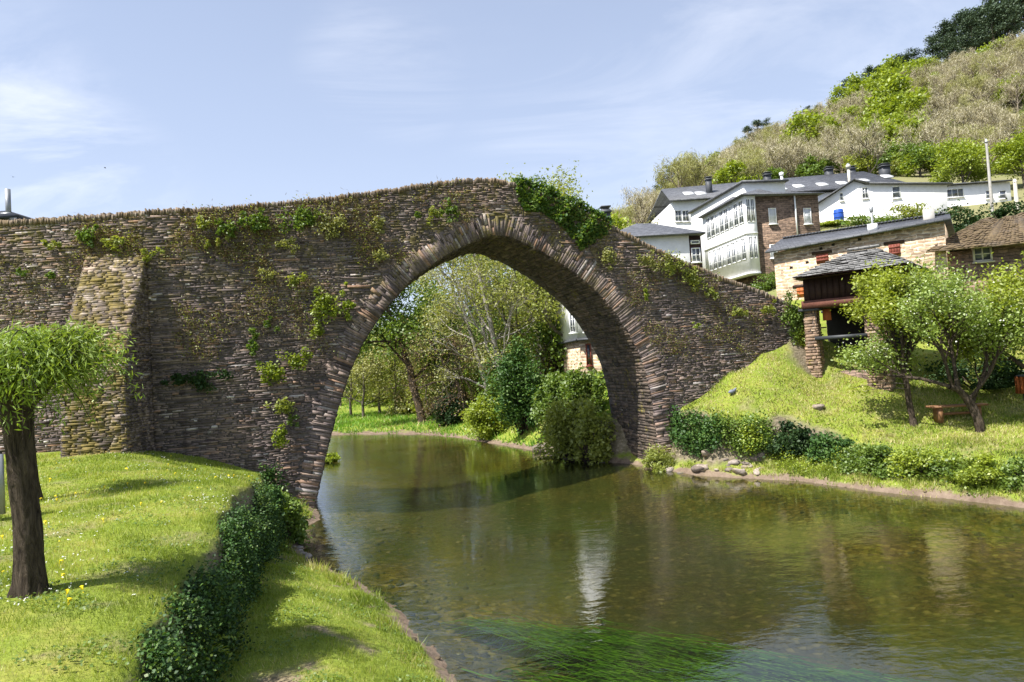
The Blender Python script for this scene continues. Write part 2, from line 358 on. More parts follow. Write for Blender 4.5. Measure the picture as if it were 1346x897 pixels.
def seg_dist(P, poly, closed=True):
    D = np.full(len(P), 1e9); sgn = np.zeros(len(P)); k = len(poly) if closed else len(poly) - 1
    for i in range(k):
        a, b = poly[i], poly[(i + 1) % len(poly)]; ab = b - a
        t = np.clip(((P - a) @ ab) / (ab @ ab), 0, 1); q = P - (a + t[:, None] * ab); dd = np.hypot(q[:, 0], q[:, 1])
        cr = ab[0] * (P[:, 1] - a[1]) - ab[1] * (P[:, 0] - a[0]); up = dd < D
        D = np.where(up, dd, D); sgn = np.where(up, np.sign(cr), sgn)
    return D, sgn
def inside(P, poly):
    c = np.zeros(len(P), bool); x, y = P[:, 0], P[:, 1]
    for i in range(len(poly)):
        (x1, y1), (x2, y2) = poly[i - 1], poly[i]
        if y1 == y2: continue
        c ^= ((y1 > y) != (y2 > y)) & (x < (x2 - x1) * (y - y1) / (y2 - y1) + x1)
    return c
TERR = np.array([(-1.3, -40), (-1.8, 0), (-2.4, 2), (-3.15, 5.5), (-4.15, 9.3), (-4.9, 11.8), (-5.5, 14.3), (-6.1, 16.5), (-7.9, 21.6), (-9, 25)])
CP = [  # right bank, village and hills: pixel row and distance
    (870, 548, 24.9), (930, 550, 24), (1000, 562, 23.4), (1080, 580, 22.4), (1150, 582, 21.6), (1250, 590, 20), (1346, 597, 18.8),
    (1255, 553, 22.5), (1196, 558, 23), (1288, 570, 21.5), (1346, 560, 21), (1500, 570, 20), (925, 525, 25.6), (960, 490, 26.0), (1000, 465, 26.8), (1045, 425, 27.5), (1070, 497, 26.6), (1165, 523, 24.4), (1225, 505, 25.5), (1346, 500, 26),
    (1130, 460, 30), (1250, 440, 31), (1346, 430, 31), (1050, 398, 37), (1200, 385, 35), (1346, 400, 34),
    (960, 402, 50), (1010, 398, 47), (860, 405, 48), (1103, 290, 64), (1150, 294, 64), (1200, 290, 66), (1080, 300, 60), (790, 420, 44), (1240, 322, 47), (1346, 318, 48), (1000, 330, 66), (1130, 300, 72), (1240, 292, 74), (1346, 272, 76), (900, 290, 84),
    (900, 268, 100), (1000, 252, 100), (1100, 240, 97), (1200, 235, 95), (1346, 235, 95), (1600, 230, 95), (820, 320, 105),
    (850, 300, 150), (960, 245, 150), (1100, 195, 150), (1230, 155, 150), (1346, 115, 150), (1600, 20, 150),
    (790, 345, 220), (850, 285, 220), (930, 240, 220), (990, 205, 220), (1080, 172, 220), (1150, 142, 220), (1240, 115, 220), (1346, 80, 220), (1600, -60, 220),
    (740, 420, 220), (650, 450, 220), (500, 460, 220), (300, 462, 220), (0, 480, 220), (-400, 500, 220), (700, 450, 120), (500, 470, 120), (200, 480, 120), (-300, 480, 100),
    (760, 545, 33), (750, 505, 36), (700, 540, 40), (660, 540, 46), (800, 470, 38), (620, 530, 60), (565, 550, 62), (500, 547, 66), (445, 548, 66), (300, 545, 66), (445, 562, 53), (560, 560, 50), (-100, 545, 66),
]
cpw = np.array([at_y(*c) for c in CP])
cpw = np.concatenate([cpw, [(-20, 35, 2.2), (-40, 30, 4), (-15, 28, 2.2), (-11, 32, 1.2), (-30, 22, 3), (8.3, 27.5, 2.6), (10, 29, 4.6), (14, 31, 5), (6.5, 29, 2.2), (30, 20, 3), (20, 10, 2), (40, 0, 3), (60, 40, 14), (400, 100, 90), (-300, 20, 10), (-300, 300, 30), (0, 420, 30), (200, 420, 60)]])
def rbf_fit(P, z):
    A = np.linalg.norm(P[:, None] - P[None], axis=2); n = len(P); B = np.c_[np.ones(n), P]
    K = np.block([[A, B], [B.T, np.zeros((3, 3))]]); w = np.linalg.solve(K + 1e-6 * np.eye(n + 3), np.r_[z, 0, 0, 0]); return w
RW = rbf_fit(cpw[:, :2], cpw[:, 2])
def sst(t): t = np.clip(t, 0, 1); return t * t * (3 - 2 * t)
def wobble(P, s, a, k=0):
    return a * (np.sin(P[:, 0] * s + 1.3 * np.sin(P[:, 1] * s * .7 + k)) * np.cos(P[:, 1] * s * 1.1 + .6 + k) )
def worn(P):
    pn = np.sin(P[:, 0] * 1.9 + 2.1 * np.sin(P[:, 1] * 1.3 + .5)) * np.sin(P[:, 1] * 2.3 - 1.1 * P[:, 0] + 2) + .45 * np.sin(P[:, 0] * 6.1 + P[:, 1] * 4) * np.sin(P[:, 1] * 7.3) + .3 * np.sin(P[:, 0] * 11 + 3) * np.sin(P[:, 1] * 13 + P[:, 0] * 4)
    dt, sg = seg_dist(P, TERR, False); low = np.where((dt * sg < 0) & (P[:, 0] < 1.5), 1.0, .55)
    return np.clip((pn - .55) * 2.2, 0, 1) * low * (P[:, 1] < 34)
def lawn_z(P): return 2.02 + .024 * np.clip(P[:, 1] - 6, -6, 20) + .012 * np.clip(-P[:, 0] - 5, 0, 10) + wobble(P, .9, .05)
def ground_z(P, detail=True):
    P = np.atleast_2d(np.asarray(P, float))
    z = np.empty(len(P)); step = 20000
    for i in range(0, len(P), step):
        q = P[i:i + step]; z[i:i + step] = np.linalg.norm(q[:, None] - cpw[None, :, :2], axis=2) @ RW[:-3] + RW[-3] + q @ RW[-2:]
    dw, _ = seg_dist(P, RIVER); ins = inside(P, RIVER)
    land = np.maximum(z, .25)
    # steep bank with a walled edge beside the right foot of the bridge
    rb = (P[:, 0] > 1.2) & ((P - BR.O) @ BR.n < 6) & (P[:, 1] < 34)
    st_ = .35 + 1.5 * sst((P[:, 0] - 7.6) / 2.2) + wobble(P, 1.7, .18)
    lowb = .20 * sst(dw / .22) + .34 * sst(dw / 1.6)
    stepped = lowb + (land - lowb) * sst((dw - st_) / .75)
    land = np.where(rb, stepped, land * sst(dw / 2.6) + .10 * sst(dw / .3))
    # left bank on this side of the bridge: raised lawn above a strip of low grass
    left = (P[:, 0] < 1 + .0 * P[:, 1]) & ((P - BR.O) @ BR.n < 1.2) & (P[:, 1] < 26)
    dt, sg = seg_dist(P, TERR, False); dl = dt * sg + wobble(P, 1.9, .10)
    low = .12 * sst(dw / .35) + .45 * sst(dw / 2.2) + wobble(P, 2.3, .03)
    lawn = lawn_z(P) - .25 * np.exp(-np.maximum(dl, 0) / .5) - .95 * sst((P[:, 1] - 13.5) / 7) * (1 - sst(dl / 4.2))
    low = .12 * sst(dw / .35) + .62 * sst(dw / 2.0) + wobble(P, 2.3, .03)
    zl = low + (lawn - low) * sst((dl + .08) / .28)
    land = np.where(left, zl, land)
    sh = sst((P[:, 0] - 3.0) / 6.0) * sst((25 - P[:, 1]) / 4)
    deep = -(.10 * sst(dw / .4) + (.95 - .62 * sh) * (1 - np.exp(-dw / 4.5)))
    deep += wobble(P, 1.1, .05) * sst(dw / 2)
    out = np.where(ins, deep, land)
    if detail:
        nr = np.exp(-np.maximum(P[:, 1] - 30, 0) / 30)
        out = out + (wobble(P, 5.1, .012, 2) + wobble(P, 9.7, .008, 5)) * nr * np.where(ins, 1.5, 1)
    return out
def gz(x, y): return float(ground_z([(x, y)])[0])
def ground_hit(px, py, Y0=6.0, Y1=260.0):
    """where the line of sight through a pixel of the photograph meets the ground"""
    Y = np.geomspace(Y0, Y1, 900); d = ray(px, py); P = CAM + d * (Y / d[1])[:, None]; i = np.nonzero(P[:, 2] <= ground_z(P[:, :2]))[0]
    return P[i[0]] if len(i) else P[-1]
def axis(a, b, fine, lo, hi, grow=1.09):
    v = list(np.arange(a, b + 1e-6, fine)); s = fine; x = b
    while x < hi: s *= grow; x += s; v.append(x)
    s = fine; x = a
    while x > lo: s *= grow; x -= s; v.insert(0, x)
    return np.array(v)
def grid_mesh(name, xs, ys, zfun, mat):
    X, Y = np.meshgrid(xs, ys); P = np.c_[X.ravel(), Y.ravel()]; Z = zfun(P); nx, ny = len(xs), len(ys)
    i = np.arange(nx * ny).reshape(ny, nx)
    Q = np.stack([i[:-1, :-1].ravel(), i[:-1, 1:].ravel(), i[1:, 1:].ravel(), i[1:, :-1].ravel()], 1)
    return mesh_of(name, np.c_[P, Z], Q, mat, worn(P), True)
g = put('ground', grid_mesh('ground', axis(-9, 14, .14, -420, 430), axis(3, 30, .14, -60, 420), ground_z, M['ground']))
tag(g, kind='structure')
ws = MB(); ws.add([[-60, -60, 0], [60, -60, 0], [60, 60, 0], [-60, 60, 0]], [[0, 1, 2, 3]])
w = ws.build('river_water', M['water']); tag(w, kind='structure')

# ------------------------------------------------------------------ the bridge
def jq(q, rng, j): return q + rng.normal(0, j, q.shape)
class Stones:
    """many irregular slabs gathered into one mesh (surface pattern of one part)"""
    def __init__(s): s.V = []; s.v = []
    def slab(s, ctr, a, b, nrm, la, lb, out, v, rng, back=.12):
        # a, b: unit axes in the face, nrm: outwards
        ja = lambda: rng.normal(0, 1, 4)
        ca = np.array([-1, 1, 1, -1]) * la / 2 + ja() * min(la, .25) * .07; cb = np.array([-1, -1, 1, 1]) * lb / 2 + ja() * lb * .11
        bk = ctr + ca[:, None] * a + cb[:, None] * b - nrm * back
        ins_ = .92 + .08 * rng.random()
        o = out + rng.normal(0, 1, 4) * .008
        fr = ctr + (ca * (1 - .035 / max(la, .1)))[:, None] * a + (cb * ins_)[:, None] * b + o[:, None] * nrm
        s.V.append(np.concatenate([bk, fr])); s.v.append(v)
    def build(s, name, mat, parent):
        V = np.array(s.V); k = len(V)
        Qb = np.array([[4, 5, 6, 7], [0, 1, 5, 4], [1, 2, 6, 5], [2, 3, 7, 6], [3, 0, 4, 7]])
        Q = (np.arange(k)[:, None, None] * 8 + Qb[None]).reshape(-1, 4)
        return put(name, mesh_of(name, V.reshape(-1, 3), Q, mat, np.repeat(s.v, 8)), parent)
def e3(f): return np.array([f.e[0], f.e[1], 0.0])
def n3(f): return np.array([-f.n[0], -f.n[1], 0.0])     # towards the viewer
ZU = np.array([0, 0, 1.0])
TOPPIX = [(205, 276), (300, 271.5), (400, 262), (500, 250), (560, 241), (600, 236.5), (640, 234), (665, 236.5), (690, 246), (740, 264), (800, 294), (850, 320), (900, 344), (950, 364), (1000, 382), (1045, 402), (1075, 415)]
top_sz = np.array([BR.hit(*q) for q in TOPPIX])
ARCHPIX = [(412, 672), (419, 640), (430, 590), (441, 548), (457, 495), (478, 447), (505, 407), (540, 368), (580, 339), (615, 320), (636, 311.5), (650, 308), (662, 308.5), (680, 315), (706, 327), (741, 348), (781, 379), (806, 407), (828, 441), (845, 474), (856, 520), (863, 570), (868, 622)]
arch_sz = np.array([BR.hit(*q) for q in ARCHPIX])
arch_sz = np.concatenate([[[arch_sz[0][0] - .05, -1.2]], arch_sz, [[arch_sz[-1][0] + .1, -1.2]]])
def resample(P, step):
    d = np.r_[0, np.cumsum(np.linalg.norm(np.diff(P, axis=0), axis=1))]; n = max(2, int(d[-1] / step)); t = np.linspace(0, d[-1], n + 1)
    return np.c_[np.interp(t, d, P[:, 0]), np.interp(t, d, P[:, 1])]
def smooth(P, k=3):
    for _ in range(k): P[1:-1] = .25 * P[:-2] + .5 * P[1:-1] + .25 * P[2:]
    return P
arch = smooth(resample(arch_sz, .30), 1)
TS = np.linspace(top_sz[0][0] - .02, top_sz[-1][0], 160); TZ = np.interp(TS, top_sz[:, 0], top_sz[:, 1])
for _ in range(6): TZ[1:-1] = .25 * TZ[:-2] + .5 * TZ[1:-1] + .25 * TZ[2:]
def topz(s): return np.interp(s, TS, TZ)
br = empty('stone_bridge', (0, 0, 0))
tag(br, 'humpbacked medieval slate stone bridge with one big arch over the river', 'bridge')
# left approach wall, bent a little towards the sun
sB = BR.hit(205, 600)[0]; LW = Frame(BR.w(sB, 0, 0), 3.0)
ltop = np.array([LW.hit(*q) for q in [(-420, 318), (-200, 305), (0, 291), (100, 284), (205, 276.5)]])
def ltopz(s): return np.interp(s, ltop[:, 0], ltop[:, 1])
sL0 = ltop[0][0]; S1 = top_sz[-1][0]
PAR = .34
# core of rubble and mortar behind the facing slabs: barrel, walls, deck
core = MB()
def strip(A, B, rows, v=.5):                    # quads between two polylines of the same length
    A = np.asarray(A); B = np.asarray(B); n = len(A); V = np.concatenate([A, B])
    Q = [[i, i + 1, n + i + 1, n + i] for i in range(n - 1)]
    core.add(V, Q, v=v)
sa = arch[:, 0]; crown = int(np.argmax(arch[:, 1]))
def archz(s):
    z = np.full(np.shape(s), -1.2, float); s = np.asarray(s, float)
    l, r = arch[0, 0], arch[-1, 0]; i = (s > l) & (s < r)
    up = arch[:crown + 1]; dn = arch[crown:]
    # jambs lean so the outline is single valued in s from springing to crown
    zl = np.interp(s, np.maximum.accumulate(up[:, 0]), up[:, 1]); zr = np.interp(s, np.maximum.accumulate(dn[:, 0]), dn[:, 1])
    return np.where(i, np.where(s < up[-1, 0], zl, zr), z)
for d in (.012, BW - .03):
    ss = np.unique(np.r_[np.linspace(sB, S1, 220), sa]); bot = archz(ss); tp = topz(ss) - .05
    strip([BR.w(s, d, z) for s, z in zip(ss, bot)], [BR.w(s, d, z) for s, z in zip(ss, tp)], 1)
strip([BR.w(s, .03, z) for s, z in arch], [BR.w(s, BW - .03, z) for s, z in arch], 1)
ss = np.linspace(sB, S1, 120)
for d0, d1, dz in ((.03, PAR, -.05), (PAR, BW - PAR, -.95), (BW - PAR, BW - .03, -.05)):
    strip([BR.w(s, d0, topz(s) + dz) for s in ss], [BR.w(s, d1, topz(s) + dz) for s in ss], 1)
for d in (PAR, BW - PAR):
    strip([BR.w(s, d, topz(s) - .05) for s in ss], [BR.w(s, d, topz(s) - .95) for s in ss], 1)
ls = np.linspace(sL0, 0, 40)
for d in (.012, BW - .03): strip([LW.w(s, d, 0) for s in ls], [LW.w(s, d, ltopz(s) - .05) for s in ls], 1)
for d0, d1, dz in ((.03, PAR, -.05), (PAR, BW - PAR, -.95), (BW - PAR, BW - .03, -.05)):
    strip([LW.w(s, d0, ltopz(s) + dz) for s in ls], [LW.w(s, d1, ltopz(s) + dz) for s in ls], 1)
for d in (PAR, BW - PAR): strip([LW.w(s, d, ltopz(s) - .05) for s in ls], [LW.w(s, d, ltopz(s) - .95) for s in ls], 1)
core.build('rubble_core', M['mortar'], br)
rng = np.random.default_rng(11)
arch_f = resample(arch, .1)
RING = .74
def facing(st, fr, s0, s1, zmin, tpf, skip, base_v=0.0, proud=.002, hmean=.045):
    z = zmin; A = e3(fr); Bv = ZU; Nn = n3(fr)
    while z < 12:
        h = hmean * rng.uniform(.55, 1.75); s = s0 - rng.random() * .4; tilt = rng.normal(0, .0007)
        while s < s1:
            l = float(np.clip(rng.lognormal(-1.75, .66), .06, .9)) * (1 + h * 3)
            c = s + l / 2; zc = z + h / 2 + .05 * math.sin(c * .9 + 1.7 * math.sin(z)) + .025 * math.sin(c * 2.7 + z * 3) + tilt * (c - s0)
            if c < s1 and zc + h / 2 < tpf(c) - .135 and not skip(c, zc, l):
                hh = h * rng.uniform(.78, 1.0)
                v = np.clip(rng.normal(.46, .21) + base_v, 0, 1) if rng.random() > .03 else rng.uniform(.86, 1)
                a = A + Bv * rng.normal(0, .02); a /= np.linalg.norm(a)
                st.slab(fr.w(c, 0, zc), a, np.cross(Nn, a), Nn, l * .985, hh * .965, proud + abs(rng.normal(0, .011)) + (.035 if rng.random() < .04 else 0), v, rng)
            s += l
        z += h
up = arch_f
def near_arch(c, zc, l):
    d = np.min(np.hypot(up[:, 0] - c, up[:, 1] - zc))
    if arch[0, 0] < c < arch[-1, 0] and zc < archz(np.array([c]))[0] + .02: return True
    return d < RING * .86 and zc > -.5
f = Stones()
facing(f, BR, sB, S1, -.25, topz, near_arch)
f.build('spandrel_wall', M['schist'], br)
f = Stones(); facing(f, LW, sL0, 0.0, 1.2, ltopz, lambda c, z, l: False, .08)
f.build('approach_wall', M['schist'], br)
# far face, coarser
class Flip(Frame): pass
fb = Stones(); FB = Frame(BR.w(0, BW, 0), 17.0)
z = -.2
while z < 11:
    h = .22 * rng.uniform(.7, 1.4); s = sB
    while s < S1:
        l = rng.uniform(.3, .9); c = s + l / 2; zc = z + h / 2
        if zc < topz(c) - .2 and not near_arch(c, zc, l): fb.slab(BR.w(c, BW, zc), -e3(BR), ZU, -n3(BR), l * .97, h * .93, .03, np.clip(rng.normal(.46, .2), 0, 1), rng)
        s += l
    z += h
fb.build('upstream_wall', M['schist'], br)
# arch ring: thin voussoirs set radially
vs = Stones(); i = 0
L = np.r_[0, np.cumsum(np.linalg.norm(np.diff(arch_f, axis=0), axis=1))]; Lt = L[-1]
t = 0.0
while t < Lt:
    h = rng.uniform(.04, .125); u = t + h / 2; t += h
    P = np.array([np.interp(u, L, arch_f[:, 0]), np.interp(u, L, arch_f[:, 1])]); Q = np.array([np.interp(u + .35, L, arch_f[:, 0]), np.interp(u + .35, L, arch_f[:, 1])]); Q0 = np.array([np.interp(u - .35, L, arch_f[:, 0]), np.interp(u - .35, L, arch_f[:, 1])])
    if P[1] < -.3: continue
    T = (Q - Q0) / (np.linalg.norm(Q - Q0) + 1e-9); O_ = np.array([-T[1], T[0]])
    rl = RING * rng.uniform(.80, 1.16)
    if rng.random() < .3: parts = [(0, rl * .5), (rl * .5, rl)]
    else: parts = [(0, rl)]
    for r0, r1 in parts:
        c = P + O_ * ((r0 + r1) / 2 - .015)
        a3 = e3(BR) * O_[0] + ZU * O_[1]; b3 = e3(BR) * -T[0] + ZU * -T[1]
        hh = h * (1 + .10 * (r0 + r1) / 2)
        vs.slab(BR.w(c[0], 0, c[1]), a3, np.cross(n3(BR), a3), n3(BR), (r1 - r0) * .985, hh * .96, .008 + abs(rng.normal(0, .012)), np.clip(rng.normal(.58, .20), 0, .94), rng, back=.3)
vs.build('arch_ring', M['schist'], br)
# soffit: slabs laid across the barrel
so = Stones(); t = 0.0
while t < Lt:
    h = rng.uniform(.06, .15); u = t + h / 2; t += h
    P = np.array([np.interp(u, L, arch_f[:, 0]), np.interp(u, L, arch_f[:, 1])]); Q = np.array([np.interp(u + .3, L, arch_f[:, 0]), np.interp(u + .3, L, arch_f[:, 1])]); Q0 = np.array([np.interp(u - .3, L, arch_f[:, 0]), np.interp(u - .3, L, arch_f[:, 1])])
    if P[1] < -.3: continue
    T = (Q - Q0) / (np.linalg.norm(Q - Q0) + 1e-9); I_ = np.array([T[1], -T[0]])
    N3 = e3(BR) * I_[0] + ZU * I_[1]; B3 = e3(BR) * T[0] + ZU * T[1]; A3 = -n3(BR)
    d = -.0
    while d < BW:
        l = rng.uniform(.25, .8); c = d + l / 2; d += l
        if c + l * .4 > BW: continue
        so.slab(BR.w(P[0], c, P[1]), A3, np.cross(N3, A3), N3, l * .97, h * .93, .02 + abs(rng.normal(0, .015)), np.clip(rng.normal(.42, .2), 0, 1), rng)
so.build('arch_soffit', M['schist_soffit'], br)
# coping of upright slates along both parapets
cp = Stones()
for fr, s0, s1, tf in ((BR, sB, S1, topz), (LW, sL0, 0.0, ltopz)):
    for dd in (PAR / 2, BW - PAR / 2):
        s = s0
        while s < s1:
            wd = rng.uniform(.028, .06) if dd < 1 else .12; c = s + wd / 2; s += wd
            tp = tf(c) + rng.normal(0, .022); hgt = .17; a = e3(fr) + ZU * rng.normal(0, .09); a /= np.linalg.norm(a)
            P = fr.w(c, dd, tp - hgt / 2); dp = PAR / 2 + rng.uniform(.0, .05)
            lo = []; hi = []
            for sg in (-1, 1):
                for zz, dst in ((-hgt / 2, lo), (hgt / 2, hi)): pass
            ax = e3(fr) * wd * .46; dy = -n3(fr) * dp; up_ = np.cross(a, -n3(fr)); up_ = up_ * np.sign(up_[2]) * hgt / 2
            b = np.array([P - ax - dy - up_, P + ax - dy - up_, P + ax + dy - up_, P - ax + dy - up_]); tt = b + 2 * up_ + np.array([[0, 0, rng.normal(0, .012)] for _ in range(4)])
            cp.V.append(np.concatenate([b, tt])); cp.v.append(np.clip(rng.normal(.5, .25), 0, 1))
V = np.array(cp.V); k = len(V)
put('parapet_coping', mesh_of('parapet_coping', V.reshape(-1, 3), (np.arange(k)[:, None, None] * 8 + np.array(MB.BQ)[None]).reshape(-1, 4), M['coping'], np.repeat(cp.v, 8)), br)
# buttress on the left: upright foot, then a long mossy slope back to the wall
def make_buttress(sr, sl, zb, zk, zt, pj):
    """right/left s on the approach wall, base, knee and top heights, projection"""
    b = Stones(); bs_ = Stones(); A = e3(LW); Nn = n3(LW); k_ = MB()
    prof = [(pj + .12, zb - .6), (pj, zk), (0.0, zt)]
    for side in (sl, sr):
        pts = [LW.w(side + (.04 if side == sl else -.04), -max(p - .05, 0), z_) for p, z_ in prof] + [LW.w(side, .1, zt), LW.w(side, .1, zb - .6)]
        k_.add(pts, [[0, 1, 2, 3]], [[0, 3, 4]], .3)
    for (p0, z0), (p1, z1) in zip(prof[:-1], prof[1:]):
        k_.add([LW.w(sl, -max(p0 - .05, 0), z0), LW.w(sr, -max(p0 - .05, 0), z0), LW.w(sr, -max(p1 - .05, 0), z1), LW.w(sl, -max(p1 - .05, 0), z1)], [[0, 1, 2, 3]], v=.3)
    z_ = zb - .3
    while z_ < zt:
        h = rng.uniform(.035, .085); zc = z_ + h / 2
        p = np.interp(zc, [zb, zk, zt], [pj + .1, pj, 0]); s = sl
        sloped = zc > zk
        nf = unit(Nn * 1.0 + ZU * (pj / (zt - zk) if sloped else .04)); bf = np.cross(nf, A)
        while s < sr:
            l = min(rng.uniform(.09, .5), sr - s + .03); c = s + l / 2; s += l
            b.slab(LW.w(c, -p, zc), A, bf, nf, l * .98, h * .96, .01 + abs(rng.normal(0, .018)), np.clip(rng.normal(.5, .24), 0, 1), rng)
        for side, sd in ((sr, 1), (sl, -1)):
            q = 0.0
            while q < p:
                l = min(rng.uniform(.10, .42), p - q + .02); c = q + l / 2; q += l
                bs_.slab(LW.w(side, -c, zc), -Nn * sd, ZU, A * sd, l * .97, h * .93, .02 + abs(rng.normal(0, .015)), np.clip(rng.normal(.4, .2), 0, 1), rng)  # moss-free side stones, toned darker to put the side's shade into colour
        z_ += h
    k_.build('buttress_core', M['mortar'], br)
    b.build('buttress', M['schist_mossy'], br); bs_.build('buttress_side', M['schist'], br)
zB = LW.hit(200, 331)[1]
make_buttress(-.02, -1.75, 2.35, LW.hit(165, 470)[1] + .1, zB, 1.55)
make_buttress(-7.6, -9.2, 2.5, 5.0, zB - .6, 1.5)

# ------------------------------------------------------------------ plants on the bridge
def clump(c, r, n, rng, flat=(1, 1, 1), L=.1, W=.05, hang=0.0):
    P = rng.normal(size=(n, 3)); P = unit(P) * (rng.random((n, 1)) ** .45) * r * np.array(flat)
    P[:, 2] -= hang * np.abs(P[:, 0] ** 2 + P[:, 1] ** 2) / max(r, .01)
    return P + c
def wall_plant(px, py, wpx, hpx, mat, dens=1.0, name='wall_plant', label=None, fr=None, L=.11, cat='plant', grp='plants rooted in the bridge wall'):
    fr = fr or (BR if px > 205 else LW); s, z = fr.hit(px, py); c = fr.w(s, -.12, z); Y = c[1]
    rx, rz = wpx / 897 * Y / 2, hpx / 897 * Y / 2; rr = np.random.default_rng(int(px * 7 + py)); pts = []; vv = []
    rx *= 1.15; rz *= 1.15; k = max(5, int(rx * rz * 120))
    for i in range(k):
        q = rr.normal(size=2) * .45; cc = np.array([q[0] * rx, -.04 * rr.random(), q[1] * rz]); m_ = int(rr.integers(14, 44) * dens); rad_ = min(rx, rz) * rr.uniform(.25, .7)
        l = clump(0, rad_, m_, rr, (1, 1, 1)); l[:, 1] = -np.abs(l[:, 1]) * .8
        pts.append(l + cc); vv.append(np.clip(rr.normal(.5, .22, m_) + rr.normal(0, .12), 0, 1))
    pts = np.concatenate(pts); R3 = np.stack([e3(fr), -n3(fr), ZU], 0); pts = pts @ R3
    V, F, a = leaf_arrays(pts, L, L * .6, np.concatenate(vv), rr, .3)
    o = put(name, mesh_of(name, V, F, M[mat], a), None, c)
    tag(o, label, cat, grp); return o
WP = [
 (118, 314, 26, 22, 'leaf_green', 'dark round bush rooted in the left approach wall'),
 (150, 320, 34, 16, 'leaf_yellow', 'low yellowish plant beside the round bush on the approach wall'),
 (72, 322, 30, 12, 'leaf_yellow', 'flat moss-green tuft near the left end of the approach wall'),
 (68, 362, 16, 12, 'leaf_green', 'small green tuft below the others on the approach wall'),
 (32, 358, 14, 12, 'leaf_green', 'small green tuft leftmost on the approach wall'),
 (200, 335, 26, 14, 'leaf_yellow', 'yellow-green plant on the top of the mossy buttress'),
 (270, 296, 22, 18, 'leaf_yellow', 'olive plant under the coping right of the buttress'),
 (298, 300, 24, 20, 'leaf_green', 'grey-green plant under the coping, second right of the buttress'),
 (342, 296, 40, 24, 'leaf_green', 'wide dark green shrub hanging under the coping'),
 (398, 292, 40, 28, 'leaf_green', 'broad leafy shrub under the coping midway to the arch'),
 (436, 298, 34, 30, 'leaf_pale', 'pale loose shrub at the right end of the upper row'),
 (380, 322, 40, 14, 'leaf_pale', 'thin pale tuft under the broad leafy shrub'),
 (278, 322, 24, 14, 'leaf_yellow', 'yellowish tuft below the olive plant'),
 (352, 262 + 98, 20, 16, 'leaf_pale', 'pale tuft in the middle of the left spandrel'),
 (388, 368, 22, 18, 'leaf_yellow', 'loose yellowish tuft left of the two tall bright plants'),
 (430, 398, 26, 40, 'leaf_bright', 'tall bright green plant left of the pair beside the arch ring'),
 (456, 402, 14, 46, 'leaf_bright', 'tall narrow bright plant against the arch ring'),
 (420, 438, 18, 22, 'leaf_bright', 'small bright yellow-green plant under the tall pair'),
 (356, 428, 16, 14, 'leaf_green', 'little green tuft above the hanging plant'),
 (335, 456, 16, 40, 'leaf_green', 'thin hanging plant above the bright cluster'),
 (357, 490, 26, 32, 'leaf_bright', 'bright yellow-green plant left half of the low cluster'),
 (386, 475, 30, 26, 'leaf_bright', 'bright yellow-green plant right half of the low cluster'),
 (364, 533, 30, 22, 'leaf_yellow', 'olive plant under the bright cluster near the arch foot'),
 (390, 549, 14, 18, 'leaf_green', 'small dark plant nearest the arch foot edge'),
 (367, 574, 22, 28, 'leaf_bright', 'bright plant lowest on the bridge face above the lawn'),
 (570, 284, 18, 26, 'leaf_yellow', 'yellow-green plant above the left haunch of the arch'),
 (592, 278, 22, 26, 'leaf_green', 'green plant beside the yellow one above the arch'),
 (548, 283, 12, 10, 'leaf_green', 'tiny green tuft above the left haunch'),
 (497, 292, 18, 26, 'leaf_pale', 'pale tuft on the spandrel left of the arch crown'),
 (500, 340, 24, 14, 'leaf_pale', 'low pale tuft beside the ring on the left haunch'),
 (846, 390, 10, 18, 'leaf_bright', 'small bright plant right of the arch ring'),
 (884, 350, 26, 26, 'leaf_yellow', 'bright yellow-green shrub under the sloping parapet'),
 (906, 366, 26, 28, 'leaf_yellow', 'olive shrub beside the bright one under the sloping parapet'),
 (852, 345, 26, 24, 'leaf_pale', 'dry looking shrub under the parapet right of the ivy'),
 (800, 338, 20, 30, 'leaf_pale', 'dry tuft under the end of the ivy'),
 (972, 411, 26, 12, 'leaf_yellow', 'mossy yellow cushion low on the right spandrel'),
 (1005, 405, 22, 14, 'leaf_yellow', 'mossy yellow cushion nearest the granary'),
 (934, 388, 20, 14, 'leaf_yellow', 'small mossy cushion below the olive shrub'),
 (912, 427, 10, 8, 'leaf_bright', 'tiny bright tuft in the middle of the right spandrel'),
 (1040, 418, 30, 44, 'leaf_green', 'leafy green shrub where the bridge meets the slope'),
 (1050, 448, 24, 30, 'leaf_bright', 'bright weeds at the foot of the bridge end'),
 (352, 628, 46, 30, 'leaf_ivy', 'dark leafy bush at the foot of the arch by the lawn'),
 (262, 497, 80, 22, 'leaf_dark', 'dark ferns on a shaded ledge right of the buttress'),
]
for a_ in WP: wall_plant(*a_[:5], label=a_[5], L=.10 if a_[4] != 'leaf_pale' else .085)
# thin growth clinging to the face: tufts of dry stems, grasses and seedlings nobody would count
rr = np.random.default_rng(5); pts = []; vs_ = []
def face_scatter(n, pxr, pyr, fr, pts):
    for _ in range(n):
        q = (rr.uniform(*pxr), rr.uniform(*pyr)); s, z = fr.hit(*q)
        if fr is BR and (near_arch(s, z, .1) or z > topz(s) - .1 or s < sB): continue
        if fr is LW and (s > -.05 or z > ltopz(s) - .1): continue
        pts.append(fr.w(s, -.05, z))
